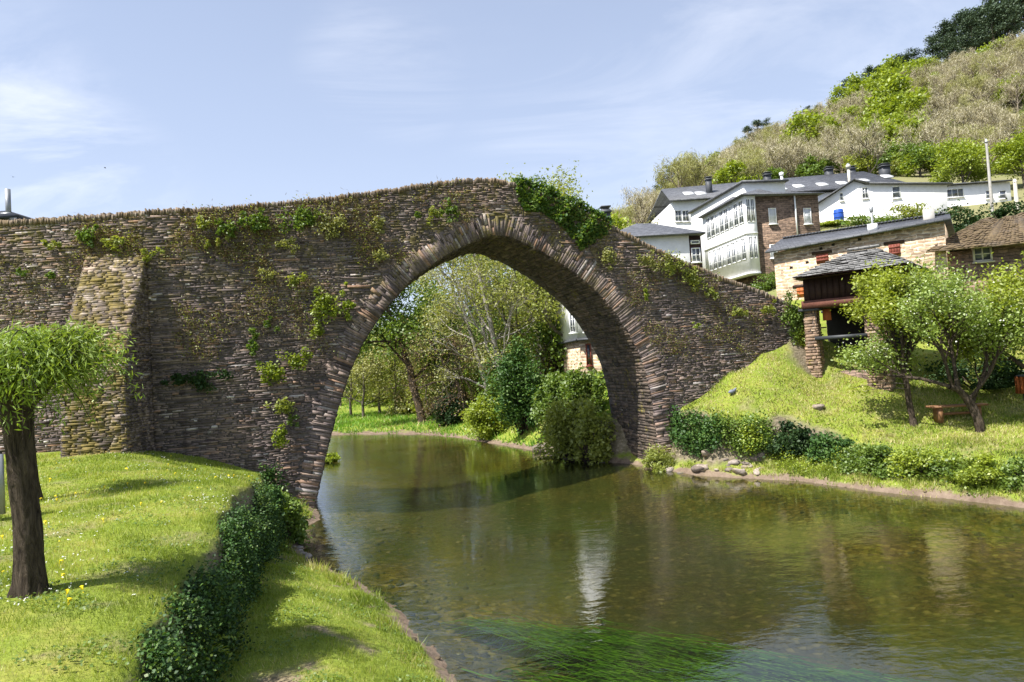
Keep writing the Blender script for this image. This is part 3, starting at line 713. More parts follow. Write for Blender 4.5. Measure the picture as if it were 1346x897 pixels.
# clustered by noise so that patches stay bare
for rng_ in (((215, 560), (262, 345), BR, 1050), ((230, 440), (340, 470), BR, 620), ((560, 800), (240, 330), BR, 280), ((820, 1045), (330, 470), BR, 850), ((0, 200), (295, 345), LW, 420), ((0, 120), (345, 440), LW, 110)):
    face_scatter(rng_[3], rng_[0], rng_[1], rng_[2], pts)
C = []; A_ = []; D_ = []
for p in pts:
    if math.sin(p[0] * 1.7 + p[2] * 1.1) + math.sin(p[2] * 2.3 - p[0] * .6 + 1) < -.1: continue
    k = rr.integers(8, 26); r_ = rr.uniform(.06, .2); C.append(p + rr.normal(size=(k, 3)) * [r_, r_ * .35, r_]); A_.append(np.clip(rr.normal(.5, .25, k), 0, 1)); D_.append(rr.normal(size=(k, 3)) + [0, -.3, .2])
C = np.concatenate(C); A_ = np.concatenate(A_); h = len(C); mk_ = rr.random(h)
for nm, mt, lo, hi, L_, W_ in (('wall_weeds', 'leaf_yellow', 0, .22, .07, .035), ('dry_wall_stems', 'leaf_dry', .22, .84, .16, .014), ('wall_moss_tufts', 'leaf_pale', .84, 1, .06, .035)):
    i_ = (mk_ >= lo) & (mk_ < hi); V, F, a = leaf_arrays(C[i_], L_, W_, A_[i_], rr); tag(put(nm, mesh_of(nm, V, F, M[mt], a)), kind='stuff')
# ivy spilling over the crown
iv = empty('ivy', BR.w(*BR.hit(740, 280)[:1], 0, 9)); IVL = np.array(iv.location)
tag(iv, 'mass of glossy ivy spilling over the parapet right of the arch crown', 'ivy')
poly = np.array([(676, 236), (700, 240), (720, 247), (745, 258), (775, 272), (806, 291), (802, 306), (786, 316), (776, 322), (764, 330), (757, 322), (744, 305), (730, 292), (712, 280), (690, 278), (680, 262)], float)
C = []
while len(C) < 6500:
    q = np.array([[rr.uniform(670, 810), rr.uniform(232, 335)]])
    if not inside(q, poly)[0]: continue
    if math.sin(q[0, 0] * .21) * math.sin(q[0, 1] * .27 + 1) < -.75: continue
    s, z = BR.hit(*q[0]); th = .10 + .16 * max(0, math.sin(q[0, 0] * .13 + q[0, 1] * .11)); C.append(BR.w(s, rr.uniform(-th, .05) + (PAR * rr.random() if z > topz(s) - .12 else 0), z + (rr.uniform(0, .12) if z > topz(s) - .2 else 0)))
C = np.array(C); V, F, a = leaf_arrays(C, .125, .10, np.clip(rr.normal(.5, .25, len(C)), 0, 1), rr, .5)
hf = len(F) * 11 // 20
put('foliage', mesh_of('foliage', (V - IVL)[:hf * 4], F[:hf], M['leaf_green'], a[:hf * 4]), iv); put('dark_foliage', mesh_of('dark_foliage', (V - IVL)[hf * 4:], F[hf:] - hf * 4, M['leaf_ivy'], a[hf * 4:]), iv)
C = []
for (px, py, r_) in ((706, 240, .22), (715, 243, .18), (686, 240, .2), (697, 243, .2), (728, 252, .15), (765, 268, .12)):
    s, z = BR.hit(px, py); C.append(clump(BR.w(s, .15, z + .1), r_, 90, rr, (1, .8, 1.3)))
C = np.concatenate(C); V, F, a = leaf_arrays(C, .10, .06, np.clip(rr.normal(.5, .25, len(C)), 0, 1), rr, .4)
put('upright_sprigs', mesh_of('upright_sprigs', V - IVL, F, M['leaf_green'], a), iv)

# ------------------------------------------------------------------ trees
def grow(rng, base, d0, length, r0, depth, nchild, spread, up, tips, tubes, sides=6, shrink=.68, twist=.25, first=.35, seg=5, keep_min=.0):
    """recursive limbs: collects (points, radii, sides) and tip points"""
    P = [np.array(base, float)]; d = unit(np.array(d0, float)); st = length / seg
    for i in range(seg):
        d = unit(d + rng.normal(0, twist, 3) * .6 + np.array([0, 0, up]) * .25); P.append(P[-1] + d * st)
    P = np.array(P); R = np.linspace(r0, max(r0 * .55, .002), seg + 1); tubes.append((P, R, sides))
    if depth == 0:
        for t in (.35, .7, 1.0): tips.append(P[int(round(t * seg))])
        return
    tips_here = nchild if np.isscalar(nchild) else nchild[0]
    rest = nchild if np.isscalar(nchild) else (nchild[1:] if len(nchild) > 1 else nchild[0])
    for k in range(tips_here):
        t = first + (1 - first) * (k + rng.random() * .8) / tips_here; t = min(t, 1.0); j = t * seg; i = min(int(j), seg - 1); p = P[i] + (P[i + 1] - P[i]) * (j - i)
        dd = unit(P[i + 1] - P[i]); ref = unit(np.cross(dd, rng.normal(size=3))); ang = rng.normal(spread, .18)
        nd = dd * math.cos(ang) + ref * math.sin(ang)
        grow(rng, p, nd, length * shrink * rng.uniform(.75, 1.15) * (1.1 - .35 * t), np.interp(t, [0, 1], [r0, r0 * .55]) * .62, depth - 1, rest, spread, up, tips, tubes, max(3, sides - 1), shrink, twist, first=.3, seg=max(3, seg - 1))
def tubes_mesh(name, tubes, mat):
    b = MB()
    for P, R, s in tubes: b.tube(P, R, s, v=.5, cap=False)
    return b.mesh(name, mat, True)
def crown_leaves(tips, rng, n, r, L, W, flat=.8, up=.35, amp=.2):
    tips = np.array(tips); k = rng.integers(0, len(tips), n); off = rng.normal(size=(n, 3)) * r * np.array([1, 1, flat])
    tone = np.clip(rng.normal(0, 1, len(tips)) * amp + .5, 0, 1)[k] + rng.normal(0, .15, n)
    return leaf_arrays(tips[k] + off, L, W, np.clip(tone, 0, 1), rng, up)
def plant_tree(name, loc, label, cat, seed, trunk, bark_m, leaf_m, nleaf, leaf, group=None, extra=None):
    """trunk: dict for the skeleton; leaf: (cluster radius, L, W)"""
    rng = np.random.default_rng(seed); tips, tubes = [], []
    trunk(rng, tips, tubes)
    o = empty(name, loc); tag(o, label, cat, group)
    put('trunk', tubes_mesh('trunk', tubes, M[bark_m]), o)
    if nleaf:
        V, F, a = crown_leaves(tips, rng, nleaf, *leaf); put('crown', mesh_of('crown', V, F, M[leaf_m], a), o)
    if extra: extra(o, np.array(tips), rng)
    return o

def flare(tubes, h, r, top, lean=(0, 0), rng=None, kx=1.5):
    z = np.array([-.3, 0, .05 * h, .15 * h, .4 * h, .7 * h, h]); R = np.array([r * kx * 1.15, r * kx, r * 1.22, r * 1.04, r * .97, r * .95, top])
    P = np.c_[lean[0] * (np.maximum(z, 0) / h) ** 1.3, lean[1] * np.maximum(z, 0) / h, z]
    if rng is not None: P[3:6, :2] += rng.normal(0, r * .12, (3, 2))
    zz = np.linspace(-.3, h, 24); P2 = np.c_[[np.interp(zz, z, P[:, i]) for i in range(3)]].T; R2 = np.interp(zz, z, R)
    if rng is not None: R2 = R2 * (1 + rng.normal(0, .03, len(R2)))
    tubes.append((P2, R2, 18))
# --- the pollarded willow on the lawn
def ridged_trunk(h, r, rng):
    nz_, ns = 60, 40; z = np.linspace(-.25, h, nz_); th = np.arange(ns) * 2 * math.pi / ns; Z, T_ = np.meshgrid(z, th, indexing='ij'); ph = rng.random(8) * 6
    base = np.interp(Z, [-.25, 0, .06 * h, .16 * h, .4 * h, .75 * h, h], np.array([1.5, 1.3, 1.16, 1.04, .98, .97, 1.1]) * r)
    roots = 1 + .28 * np.exp(-np.maximum(Z, 0) / (.09 * h)) * (np.cos(T_ * 5 + ph[0]) * .6 + np.cos(T_ * 3 + ph[1]) * .5)
    rid = .028 * np.sin(T_ * 13 + 2.2 * np.sin(Z * 5 + ph[2]) + ph[3]) + .02 * np.sin(T_ * 19 - 3 * np.sin(Z * 7 + ph[4])) + .03 * np.sin(Z * 9 + T_ * 2 + ph[5]) * np.sin(T_ * 3 + ph[6]) + rng.normal(0, .008, Z.shape)
    R_ = base * roots * (1 + rid); wob = .03 * np.sin(z * 1.9 + ph[7]); V = np.stack([R_ * np.cos(T_) + wob[:, None], R_ * np.sin(T_) + .5 * wob[:, None], Z], 2).reshape(-1, 3); i = np.arange(nz_ * ns).reshape(nz_, ns); j = np.roll(i, -1, 1)
    return V, np.stack([i[:-1].ravel(), j[:-1].ravel(), j[1:].ravel(), i[1:].ravel()], 1)
def pollard(name, x, y, label, seed, r, h, cr, nshoot, drop=1.0, group='trees on the lawn', leafsc=1.0):
    rng = np.random.default_rng(seed); z0 = gz(x, y); o = empty(name, (x, y, z0)); tag(o, label, 'tree', group); tubes = []
    TV, TF = ridged_trunk(h, r, rng)
    knots = []
    for k in range(9):
        a = k * 2.399 + rng.random() * .6; e = np.array([math.cos(a), math.sin(a), 0]); ln = rng.uniform(.25, .75) * cr * .62
        p0 = np.array([0, 0, h - .12]); p = np.array([p0, p0 + e * ln * .5 + [0, 0, .22], p0 + e * ln + [0, 0, rng.uniform(.30, .6)]])
        tubes.append((p, np.array([r * .62, r * .45, r * .42]), 8)); knots.append(p[-1])
    C, D, A = [], [], []
    for i in range(nshoot):
        k = knots[rng.integers(len(knots))]; a = rng.random() * 2 * math.pi; out = rng.uniform(.25, 1.0) * cr * .75; hgt = rng.uniform(.15, .55) * drop
        e = np.array([math.cos(a), math.sin(a), 0]); e = unit(e + .7 * unit(k * [1, 1, 0] + 1e-3)); t = np.linspace(0, 1, 9)[:, None]
        fall = rng.uniform(.15, .62) + (.35 if rng.random() < .15 else 0)
        P = k + e * out * t + ZU * (hgt * np.sin(t * 2.2) * 1.1 - fall * min(1, drop + .1) * t ** 2.4)
        if i % 4 == 0: tubes.append((P, np.linspace(.012, .003, 9), 3))
        m = 26; tt = rng.uniform(.12, 1, m); q = np.c_[[np.interp(tt, t[:, 0], P[:, j]) for j in range(3)]].T; tg = np.gradient(P, axis=0); dg = np.c_[[np.interp(tt, t[:, 0], tg[:, j]) for j in range(3)]].T
        C.append(q + rng.normal(0, .035, (m, 3))); dd = unit(dg) + rng.normal(0, .55, (m, 3)); dd[:, 2] -= .35; D.append(dd); A.append(np.clip(rng.normal(.5, .22, m) + rng.normal(0, .15), 0, 1))
    b = MB()
    for P, R_, s_ in tubes: b.tube(P, R_, s_, v=.5, cap=False)
    b.add(TV, TF, v=.5); b.build('trunk', M['bark_dark'], o, smooth=True)
    V, F, a = leaf_arrays(np.concatenate(C), .092 * leafsc, .0175 * leafsc, np.concatenate(A), rng, .2, np.concatenate(D)); put('crown', mesh_of('crown', V, F, M['leaf_willow'], a), o)
    return o
p = at_z(30, 783, 2.03)
pollard('pollarded_willow', p[0] + .05, p[1], 'thick dark pollarded willow with a low mop crown at the left edge of the lawn', 3, .132, 2.1, 1.12, 820, .85)
p = at_z(52, 663, 2.15)
pollard('pollarded_willow', p[0] - .12, p[1], 'thinner pollarded willow standing behind the thick dark one on the lawn', 8, .10, 2.0, 1.05, 320)
# one more out of frame on the left: its shade falls on the low grass
# --- fruit trees on the right bank
def fork(h, r, lean, n, ln, spread, dep, nch, up=.35, wide=.75):
    def f(rng, tips, tubes):
        flare(tubes, h, r, r * .9, lean, rng, 1.35)
        for k in range(n):
            a = k * 2 * math.pi / n + rng.normal(0, .3); d = np.array([math.cos(a) * wide, math.sin(a) * wide, rng.uniform(.7, 1.5)])
            grow(rng, [lean[0], lean[1], h - .08], d, ln * rng.uniform(.8, 1.2), r * .6, dep, nch, spread, up, tips, tubes, 7)
    return f
def ground_at(px, py, Y): q = at_y(px, py, Y); return (q[0], q[1], gz(q[0], q[1]))
def low_twigs(o, tips, rng):
    b = MB(); C = []
    for (x, z, l) in ((-.2, 1.42, 1.9), (-.2, 1.25, 1.7)):
        t = np.linspace(0, 1, 7)[:, None]; P = np.array([x, -.1, z]) + t * np.array([-l if x < 0 else l, -.3, .35]) + np.c_[np.zeros(7), np.zeros(7), -.35 * t[:, 0] ** 2]
        b.tube(P, np.linspace(.022, .005, 7), 4)
        for i in range(5, 7): C.append(P[i] + rng.normal(0, .14, (22, 3)) * [1, 1, .5])
    b.build('low_branches', M['bark_grey'], o); C = np.concatenate(C); V, F, a = leaf_arrays(C, .13, .08, np.clip(rng.normal(.6, .2, len(C)), 0, 1), rng, .7); put('low_leaves', mesh_of('low_leaves', V, F, M['leaf_cherry'], a), o)
plant_tree('fruit_tree', ground_at(1201, 558, 22.8), 'young yellow-green fruit tree in front of the granary', 'tree', 21, fork(1.95, .095, (-.2, 0), 6, 1.95, .48, 3, (5, 4, 3), .65, .30), 'bark_dark', 'leaf_cherry', 17000, (.16, .115, .07), 'fruit trees on the right bank', low_twigs)
def blossom(o, tips, rng):
    k = rng.integers(0, len(tips), 1500); V, F, a = leaf_arrays(tips[k] + rng.normal(0, .16, (1500, 3)), .055, .05, rng.random(1500), rng, .5); put('blossom', mesh_of('blossom', V, F, M['leaf_blossom'], a), o)
def crooked(rng, tips, tubes):
    P = np.array([[0, 0, -.3], [0, 0, 0], [-.03, 0, .35], [-.16, .05, .8], [-.38, .05, 1.15], [-.62, .0, 1.38], [-.85, 0, 1.46]]); t = np.linspace(0, 6, 25)
    P = np.c_[[np.interp(t, range(7), P[:, i]) for i in range(3)]].T; tubes.append((P, np.linspace(.15, .095, 25) * (1 + rng.normal(0, .05, 25)), 12))
    for (i, d) in ((24, (-1.3, .2, .35)), (22, (-.5, -.3, 1)), (18, (.3, .2, 1.2)), (14, (.7, -.3, 1.0)), (12, (.9, .5, .9)), (20, (-.1, .6, 1))):
        grow(rng, P[i], d, rng.uniform(1.9, 2.5), .062, 3, (5, 4, 3), .6, .55, tips, tubes, 7)
plant_tree('fruit_tree', ground_at(1289, 571, 21.6), 'crooked old apple tree with pale blossom leaning over the bench', 'tree', 22, crooked, 'bark_dark', 'leaf_apple', 18000, (.19, .10, .065), 'fruit trees on the right bank', blossom)
plant_tree('fruit_tree', ground_at(1385, 566, 21), 'fresh green fruit tree cut by the right edge of the picture', 'tree', 23, fork(1.5, .13, (0, 0), 7, 2.35, .6, 3, (5, 4, 3), .5, .8), 'bark_dark', 'leaf_cherry', 17000, (.22, .115, .07), 'fruit trees on the right bank', blossom)
# --- generic shrub
def shrub(name, px, py, Y, w, h, label, mat, n, L=.12, W=.07, cat='shrub', group=None, seed=None, dz=0.0, depth=None, lobes=9, stems='bark_dark', amp=.16):
    rng = np.random.default_rng(seed or int(px * 3 + py)); q = at_y(px, py, Y) if Y > 0 else ground_hit(px, py, -Y); o = empty(name, (q[0], q[1], gz(q[0], q[1]) + dz)); tag(o, label, cat, group)
    depth = depth or w * .8; C = []; A = []; b = MB()
    lobes = int(lobes * 2.4)
    for k in range(lobes):
        a = rng.random() * 6.28; rr_ = rng.random() ** .6 * .42; c = np.array([math.cos(a) * rr_ * w, math.sin(a) * rr_ * depth, h * rng.uniform(.12, .82) * (1.08 - rr_)]); m = max(12, int(n / lobes * rng.uniform(.5, 1.5)))
        r3 = np.array([w, depth, h]) * rng.uniform(.08, .24) * rng.uniform(.75, 1.3, 3)
        u = rng.normal(size=(m, 3)); u = unit(u) * rng.random((m, 1)) ** .33; C.append(c + u * r3); A.append(np.clip(rng.normal(.5, .2, m) + rng.normal(0, amp), 0, 1))
        b.tube(np.array([[c[0] * .2, c[1] * .2, -.2], c * [.6, .6, .55], c]), np.array([.035, .022, .01]) * min(1.5, h), 4)
    C = np.concatenate(C); k = rng.random(len(C)) < .15; C[k] += rng.normal(0, .10, (k.sum(), 3)) * [w, depth, h]
    C[:, 2] = np.maximum(C[:, 2], .02)
    V, F, a = leaf_arrays(C, L, W, np.concatenate(A), rng, .4)
    b.build('stems', M[stems], o); put('foliage', mesh_of('foliage', V, F, M[mat], a), o); return o
# right bank: ivy and bushes on the old river wall
RB = 'bushes along the right bank'
shrub('bank_bush', 868, 618, -20, 1.5, 1.0, 'pale grassy bush at the right foot of the arch', 'leaf_yellow', 2600, .16, .035, group=RB)
shrub('bank_bush', 1045, 596, -17, 2.2, 1.35, 'tall round dark evergreen bush on the bank edge', 'leaf_dark', 5600, .11, .075, group=RB, dz=-.05)
shrub('bank_bush', 1098, 604, -17, 1.8, 1.0, 'low dark bush right of the round evergreen', 'leaf_ivy', 3800, .10, .07, group=RB, dz=-.1)
shrub('bank_bush', 1150, 618, -16, 2.0, 1.0, 'low green ground ivy mat left of the worn gap', 'leaf_green', 4800, .085, .06, group=RB, dz=-.1, amp=.24)
shrub('bank_bush', 1215, 624, -15, 2.0, 1.0, 'bright low ivy mat under the young fruit tree', 'leaf_bright', 4800, .08, .055, group=RB, dz=-.1, amp=.24)
shrub('bank_bush', 1300, 632, -14, 1.9, .9, 'bright ivy mat right of the worn gap', 'leaf_bright', 4600, .08, .055, group=RB, dz=-.1, amp=.24)
shrub('bank_bush', 1365, 636, -13, 1.8, .9, 'ivy mat cut by the right edge of the picture', 'leaf_green', 3600, .08, .055, group=RB, dz=-.1, amp=.24)
def ivy_patch(name, poly, mat, n, thick, L, W, label, seed, cat='ivy', grp=None):
    """leaves lying on the ground surface inside an outline"""
    rng = np.random.default_rng(seed); poly = np.array(poly, float); lo, hi = poly.min(0), poly.max(0); H_ = []
    while len(H_) < n // 22:
        q = np.array([rng.uniform(lo, hi)])
        if inside(q, poly)[0]: H_.append(ground_hit(q[0, 0], q[0, 1], 16, 30))
    H_ = np.array(H_); k = rng.integers(0, len(H_), n); c0 = H_.mean(0); bump_ = rng.normal(0, 1, (len(H_), 3)) * .3
    C = H_[k] + rng.normal(0, .11, (n, 3)) + np.array([-.25, -.9, .35]) * (rng.random((n, 1)) * thick * (1 + bump_[k][:, :1])); A = np.clip(.5 + bump_[k][:, 1] * .6 + rng.normal(0, .18, n), 0, 1); st_ = (bump_[k][:, 2] > .33); C[st_] += np.array([-.1, -.35, .28]) * rng.random((st_.sum(), 1)) * 1.3
    o = empty(name, c0); tag(o, label, cat, grp); V, F, a = leaf_arrays(C, L, W, A, rng, .5); put('foliage', mesh_of('foliage', V - c0, F, M[mat], a), o); return o
ivy_patch('bank_ivy', [(872, 546), (925, 548), (950, 556), (945, 590), (915, 600), (890, 585)], 'leaf_ivy', 5000, .35, .10, .08, 'dark ivy hanging over the river wall nearest the bridge', 1, grp='ivy on the right bank')
ivy_patch('bank_ivy', [(935, 550), (1010, 553), (1015, 585), (985, 600), (950, 588)], 'leaf_green', 4000, .35, .09, .07, 'mid green ivy over the stony bank left of the round evergreen', 2, grp='ivy on the right bank')
ivy_patch('bank_ivy', [(970, 562), (990, 560), (1000, 590), (978, 598)], 'leaf_bright', 900, .5, .10, .06, 'yellow-green shoots between the ivy mounds', 3, grp='ivy on the right bank')
ivy_patch('bank_ivy', [(1010, 590), (1100, 600), (1110, 620), (1040, 622), (1010, 612)], 'leaf_bright', 2600, .15, .09, .04, 'light green weeds under the round evergreen by the dirt edge', 4, 'weeds', 'ivy on the right bank')
ivy_patch('bank_ivy', [(1100, 600), (1270, 608), (1265, 632), (1180, 628), (1105, 618)], 'leaf_green', 5200, .3, .085, .06, 'long low mat of green ivy over the bank below the fruit trees', 5, grp='ivy on the right bank')
shrub('dark_shrub', 1290, 500, 25.3, 3.6, 1.5, 'wide dark shrub behind the bench in the shade of the fruit trees', 'leaf_dark', 5200, .13, .09)
# left bank: hedge over the retaining edge
def hedge(name, line, w, h, label, mats, n, L, W, seed, lift=0.0):
    rng = np.random.default_rng(seed); line = np.array(line, float); d = np.r_[0, np.cumsum(np.linalg.norm(np.diff(line, axis=0), axis=1))]
    o = empty(name, (*line[len(line) // 2], 1.2)); tag(o, label, 'hedge'); L0 = np.array(o.location)
    for mi, (nm, mat, frac, sz) in enumerate(mats):
        m = int(n * frac); C = []
        nl = int(m / 40); t = rng.random(nl) * d[-1]; cx = np.interp(t, d, line[:, 0]); cy = np.interp(t, d, line[:, 1]); eb = np.c_[cx, cy]; nv_ = np.array([.95, .3])
        zlo = ground_z(eb + nv_ * .45); zhi = ground_z(eb - nv_ * .22); f = rng.random(nl) ** .85 * (.86 + .14 * np.sin(t * 4.1 + 2 * np.sin(t * 1.3))); bul = .5 + .35 * np.sin(t * 2.3) + .3 * np.sin(t * 5.1 + 1) + rng.normal(0, .25, nl)
        thick = h * np.clip(bul, .1, 1.6) * (1.15 - .75 * f); off = .0 + thick * rng.random(nl) ** .6 - .12 * f
        stray = rng.random(nl) < .04; z_ = zlo + (zhi - zlo) * f + np.where(stray, rng.uniform(.02, .22, nl), 0)
        cc = np.c_[eb + nv_ * off[:, None], z_]; k = np.repeat(np.arange(nl), 40); u = rng.normal(size=(len(k), 3)) * rng.uniform(.05, .13, nl)[k][:, None]
        C = cc[k] + u; A = np.clip(rng.normal(.5, .2, len(k)) + rng.normal(0, .2, nl)[k], 0, 1)
        V, F, a = leaf_arrays(C, L * sz, W * sz, A, rng, .45); put(nm, mesh_of(nm, V - L0, F, M[mat], a), o)
    return o
hedge('ivy_hedge', [(-2.55, 2.5), (-3.15, 5.5), (-4.15, 9.3), (-4.85, 11.8), (-5.45, 14.3), (-6.0, 16.4), (-6.9, 19.2)], .09, .23, 'long dark ivy hedge covering the drop between lawn and low grass', [('foliage', 'leaf_ivy', .45, 1.0), ('dark_foliage', 'leaf_dark', .42, 1.0), ('young_shoots', 'leaf_green', .13, .9)], 140000, .046, .032, 4)  # large share of dark leaves puts the bank face's shade into colour
shrub('hedge_end_bush', 372, 690, 17.3, 1.3, 1.35, 'dark green bush closing the hedge beside the inlet', 'leaf_green', 4200, .10, .06, cat='shrub', dz=-.1)
shrub('hedge_end_bush', 345, 655, 16.2, 1.1, 1.0, 'dark bush at the top end of the hedge by the bridge foot', 'leaf_ivy', 3600, .09, .06, cat='shrub', dz=.3)
# fern fronds at the bottom edge of the hedge
def fern(px, py, z, n, l, label, seed):
    rng = np.random.default_rng(seed); q = at_z(px, py, z); o = empty('fern', (q[0], q[1], gz(q[0], q[1]))); tag(o, label, 'fern', 'ferns under the hedge'); C = []; D = []; b = MB()
    for k in range(n):
        a = rng.random() * 6.28; t = np.linspace(0, 1, 12)[:, None]; e = np.array([math.cos(a), math.sin(a), 0]); P = e * l * t + ZU * (l * .8 * t - l * .75 * t ** 2); b.tube(P, np.linspace(.006, .002, 12), 3)
        s = np.array([-e[1], e[0], 0])
        for i in range(1, 12):
            for sg in (-1, 1):
                w_ = l * .22 * math.sin(math.pi * min(1, .15 + i / 13)); C.append(P[i] + s * sg * w_ * .5); D.append(s * sg + e * .4)
    C = np.array(C); N_ = len(C); V, F, a = leaf_arrays(C, l * .2, l * .055, np.clip(rng.normal(.6, .2, N_), 0, 1), rng, 1.5, np.array(D)); b.build('stalks', M['leaf_green'], o); put('fronds', mesh_of('fronds', V, F, M['leaf_bright'], a), o)
fern(262, 885, .9, 9, .45, 'light green fern at the bottom edge of the hedge', 1)
fern(205, 868, 1.7, 7, .28, 'yellowish fern upper one beside the lawn edge', 2)
# --- woods seen through the arch
AG = 'trees seen through the arch'
def limbs(h, r, lean, n, ln, spread, dep, nch, up, first=.35, sides=8):
    def f(rng, tips, tubes):
        P = [np.array([0, 0, -.3])]; k = 9
        for i in range(k + 1): P.append(np.array([lean[0] * (i / k) ** 1.2, lean[1] * (i / k), h * i / k]) + (rng.normal(0, .06 * h / 9, 3) if 0 < i < k else 0))
        P = np.array(P); R = np.linspace(r * 1.15, r * .25, len(P)); tubes.append((P, R, sides))
        for j in range(n):
            t = first + (1 - first) * (j + rng.random()) / n; q = np.array([np.interp(t * (len(P) - 1), range(len(P)), P[:, i]) for i in range(3)]); a = j * 2.4 + rng.random(); el = rng.uniform(.1, .8)
            grow(rng, q, (math.cos(a), math.sin(a), el), ln * (1.15 - .6 * t) * rng.uniform(.8, 1.25), r * .42 * (1.15 - .7 * t), dep, nch, spread, up, tips, tubes, 5)
    return f
def atree(px, py, Y, label, seed, sk, bark_m, leaf_m, n, leaf, name='riverside_tree'):
    return plant_tree(name, ground_at(px, py, Y), label, 'tree', seed, sk, bark_m, leaf_m, n, leaf, AG)
atree(556, 560, 50, 'tall dark green tree leaning out over the river on black limbs', 31, limbs(12, .30, (-3.0, 0), 12, 4.0, .6, 2, (4, 4), .25, .3), 'bark_dark', 'leaf_green', 19000, (.6, .24, .17))
atree(600, 560, 56, 'very tall poplar with airy blue-green crown behind the leaning tree', 32, limbs(13.2, .3, (.6, 0), 16, 4.2, .5, 2, (4, 4), .5, .25), 'bark_grey', 'leaf_green', 9000, (.5, .22, .15))
atree(640, 560, 60, 'tall thin tree with sparse crown against the sky gap', 39, limbs(12.2, .25, (.5, 0), 13, 3.4, .5, 2, (4, 4), .5, .3), 'bark_grey', 'leaf_green', 5500, (.45, .22, .15))
atree(668, 565, 42, 'pale half bare tree with white branches in the middle of the arch', 33, limbs(10.5, .22, (-1.6, 0), 15, 3.6, .55, 3, (4, 4, 3), .25, .18), 'bark_pale', 'leaf_pale', 6500, (.35, .15, .09))
atree(648, 560, 44, 'pale twiggy alder left of the white branches', 40, limbs(9.0, .18, (-2.0, 0), 13, 3.6, .6, 3, (4, 3, 3), .2, .15), 'bark_pale', 'leaf_pale', 7500, (.4, .15, .09))
atree(715, 545, 44, 'broad yellow-green tree right of the white branches', 34, limbs(11, .26, (.2, 0), 15, 3.9, .6, 2, (5, 4), .35, .2), 'bark_grey', 'leaf_yellow', 13000, (.5, .17, .11))
atree(760, 520, 41, 'yellow-green tree beside the brick house behind the bridge', 35, limbs(8.0, .22, (0, 0), 13, 3.3, .6, 2, (5, 4), .35, .15), 'bark_grey', 'leaf_yellow', 9000, (.5, .16, .11))
atree(622, 555, 47, 'low tree with hanging brown twigs over the water', 36, limbs(5.5, .22, (-2.6, -1), 14, 3.2, .7, 3, (4, 3, 3), -.45, .2), 'bark_dark', 'leaf_dry', 4200, (.35, .13, .06))
for i, (px, Y, h_, lab, lm) in enumerate(((462, 62, 6.5, 'slim pale tree at the left end of the meadow', 'leaf_pale'), (478, 60, 5.5, 'slim pale tree second from the left on the meadow', 'leaf_bud'), (500, 64, 7.0, 'round fresh green tree on the far meadow', 'leaf_yellow'), (520, 62, 6.0, 'small dark trunked tree on the meadow below the leaning tree', 'leaf_pale'), (543, 66, 6.5, 'green meadow tree half behind the leaning tree', 'leaf_yellow'), (449, 70, 8, 'pale far tree touching the arch pier', 'leaf_pale'), (575, 66, 7, 'pale shrubby tree at the right end of the meadow', 'leaf_pale'))):
    atree(px, 553, Y, lab, 60 + i, limbs(h_, .13, (.3, 0), 11, 2.4, .6, 2, (4, 4), .3, .22), 'bark_grey', lm, 3600, (.45, .2, .13), 'meadow_tree')
for i, (px, Y, w_, h_, mt, lab) in enumerate(((575, 56, 5, 3.6, 'leaf_yellow', 'olive thicket under the leaning tree'), (612, 58, 5.5, 4.2, 'leaf_green', 'green thicket behind the hanging brown twigs'), (640, 52, 5, 4.0, 'leaf_yellow', 'yellow-green thicket under the pale alder'), (668, 47, 4.5, 4.4, 'leaf_green', 'green thicket at the foot of the white branches'), (700, 46, 4.5, 5.0, 'leaf_yellow', 'tall yellow-green thicket behind the dark ivy covered bush'), (735, 42, 4.5, 4.6, 'leaf_green', 'tall green thicket left of the brick house'), (540, 60, 4, 2.6, 'leaf_pale', 'low pale thicket at the back of the meadow'), (505, 70, 6, 3.0, 'leaf_yellow', 'far olive thicket behind the meadow trees'), (465, 74, 6, 3.4, 'leaf_green', 'far green thicket at the left end of the meadow'))):
    shrub('thicket', px, 545, Y, w_, h_, lab, mt, 3200, .24, .15, group='thickets behind the river meadow', lobes=16, amp=.2)
for i, (px, py, Y, w_, h_, lab, mt) in enumerate(((640, 578, 38.5, 2.6, 2.6, 'bright green willow bush at the water in the middle of the arch', 'leaf_bright'), (690, 585, 36, 3.6, 5.2, 'tall dark ivy covered bush at the water under the arch', 'leaf_ivy'), (660, 575, 40, 2.4, 3.0, 'mid green bush between the bright willow and the dark ivy', 'leaf_green'), (755, 598, 29.5, 3.0, 3.2, 'large yellow-green bush over the rocks inside the arch', 'leaf_yellow'), (778, 596, 28.2, 1.8, 2.6, 'yellow-green bush touching the right pier inside the arch', 'leaf_yellow'), (772, 560, 31.5, 2.2, 3.3, 'dark conical bush in front of the brick house', 'leaf_green'), (730, 560, 34, 2.2, 2.6, 'grey-green thicket behind the rocks inside the arch', 'leaf_green'), (592, 565, 45.5, 2.8, 2.2, 'dark brush overhanging the water at the river bend', 'leaf_dark'), (430, 600, 33.5, 1.2, .5, 'grassy tuft on the spit behind the left pier', 'leaf_bright'))):
    shrub('river_bush', px, py, Y, w_, h_, lab, mt, int(1500 * w_ * h_ ** .5), .17 if Y < 40 else .2, .10, group='bushes at the water seen through the arch', lobes=14)

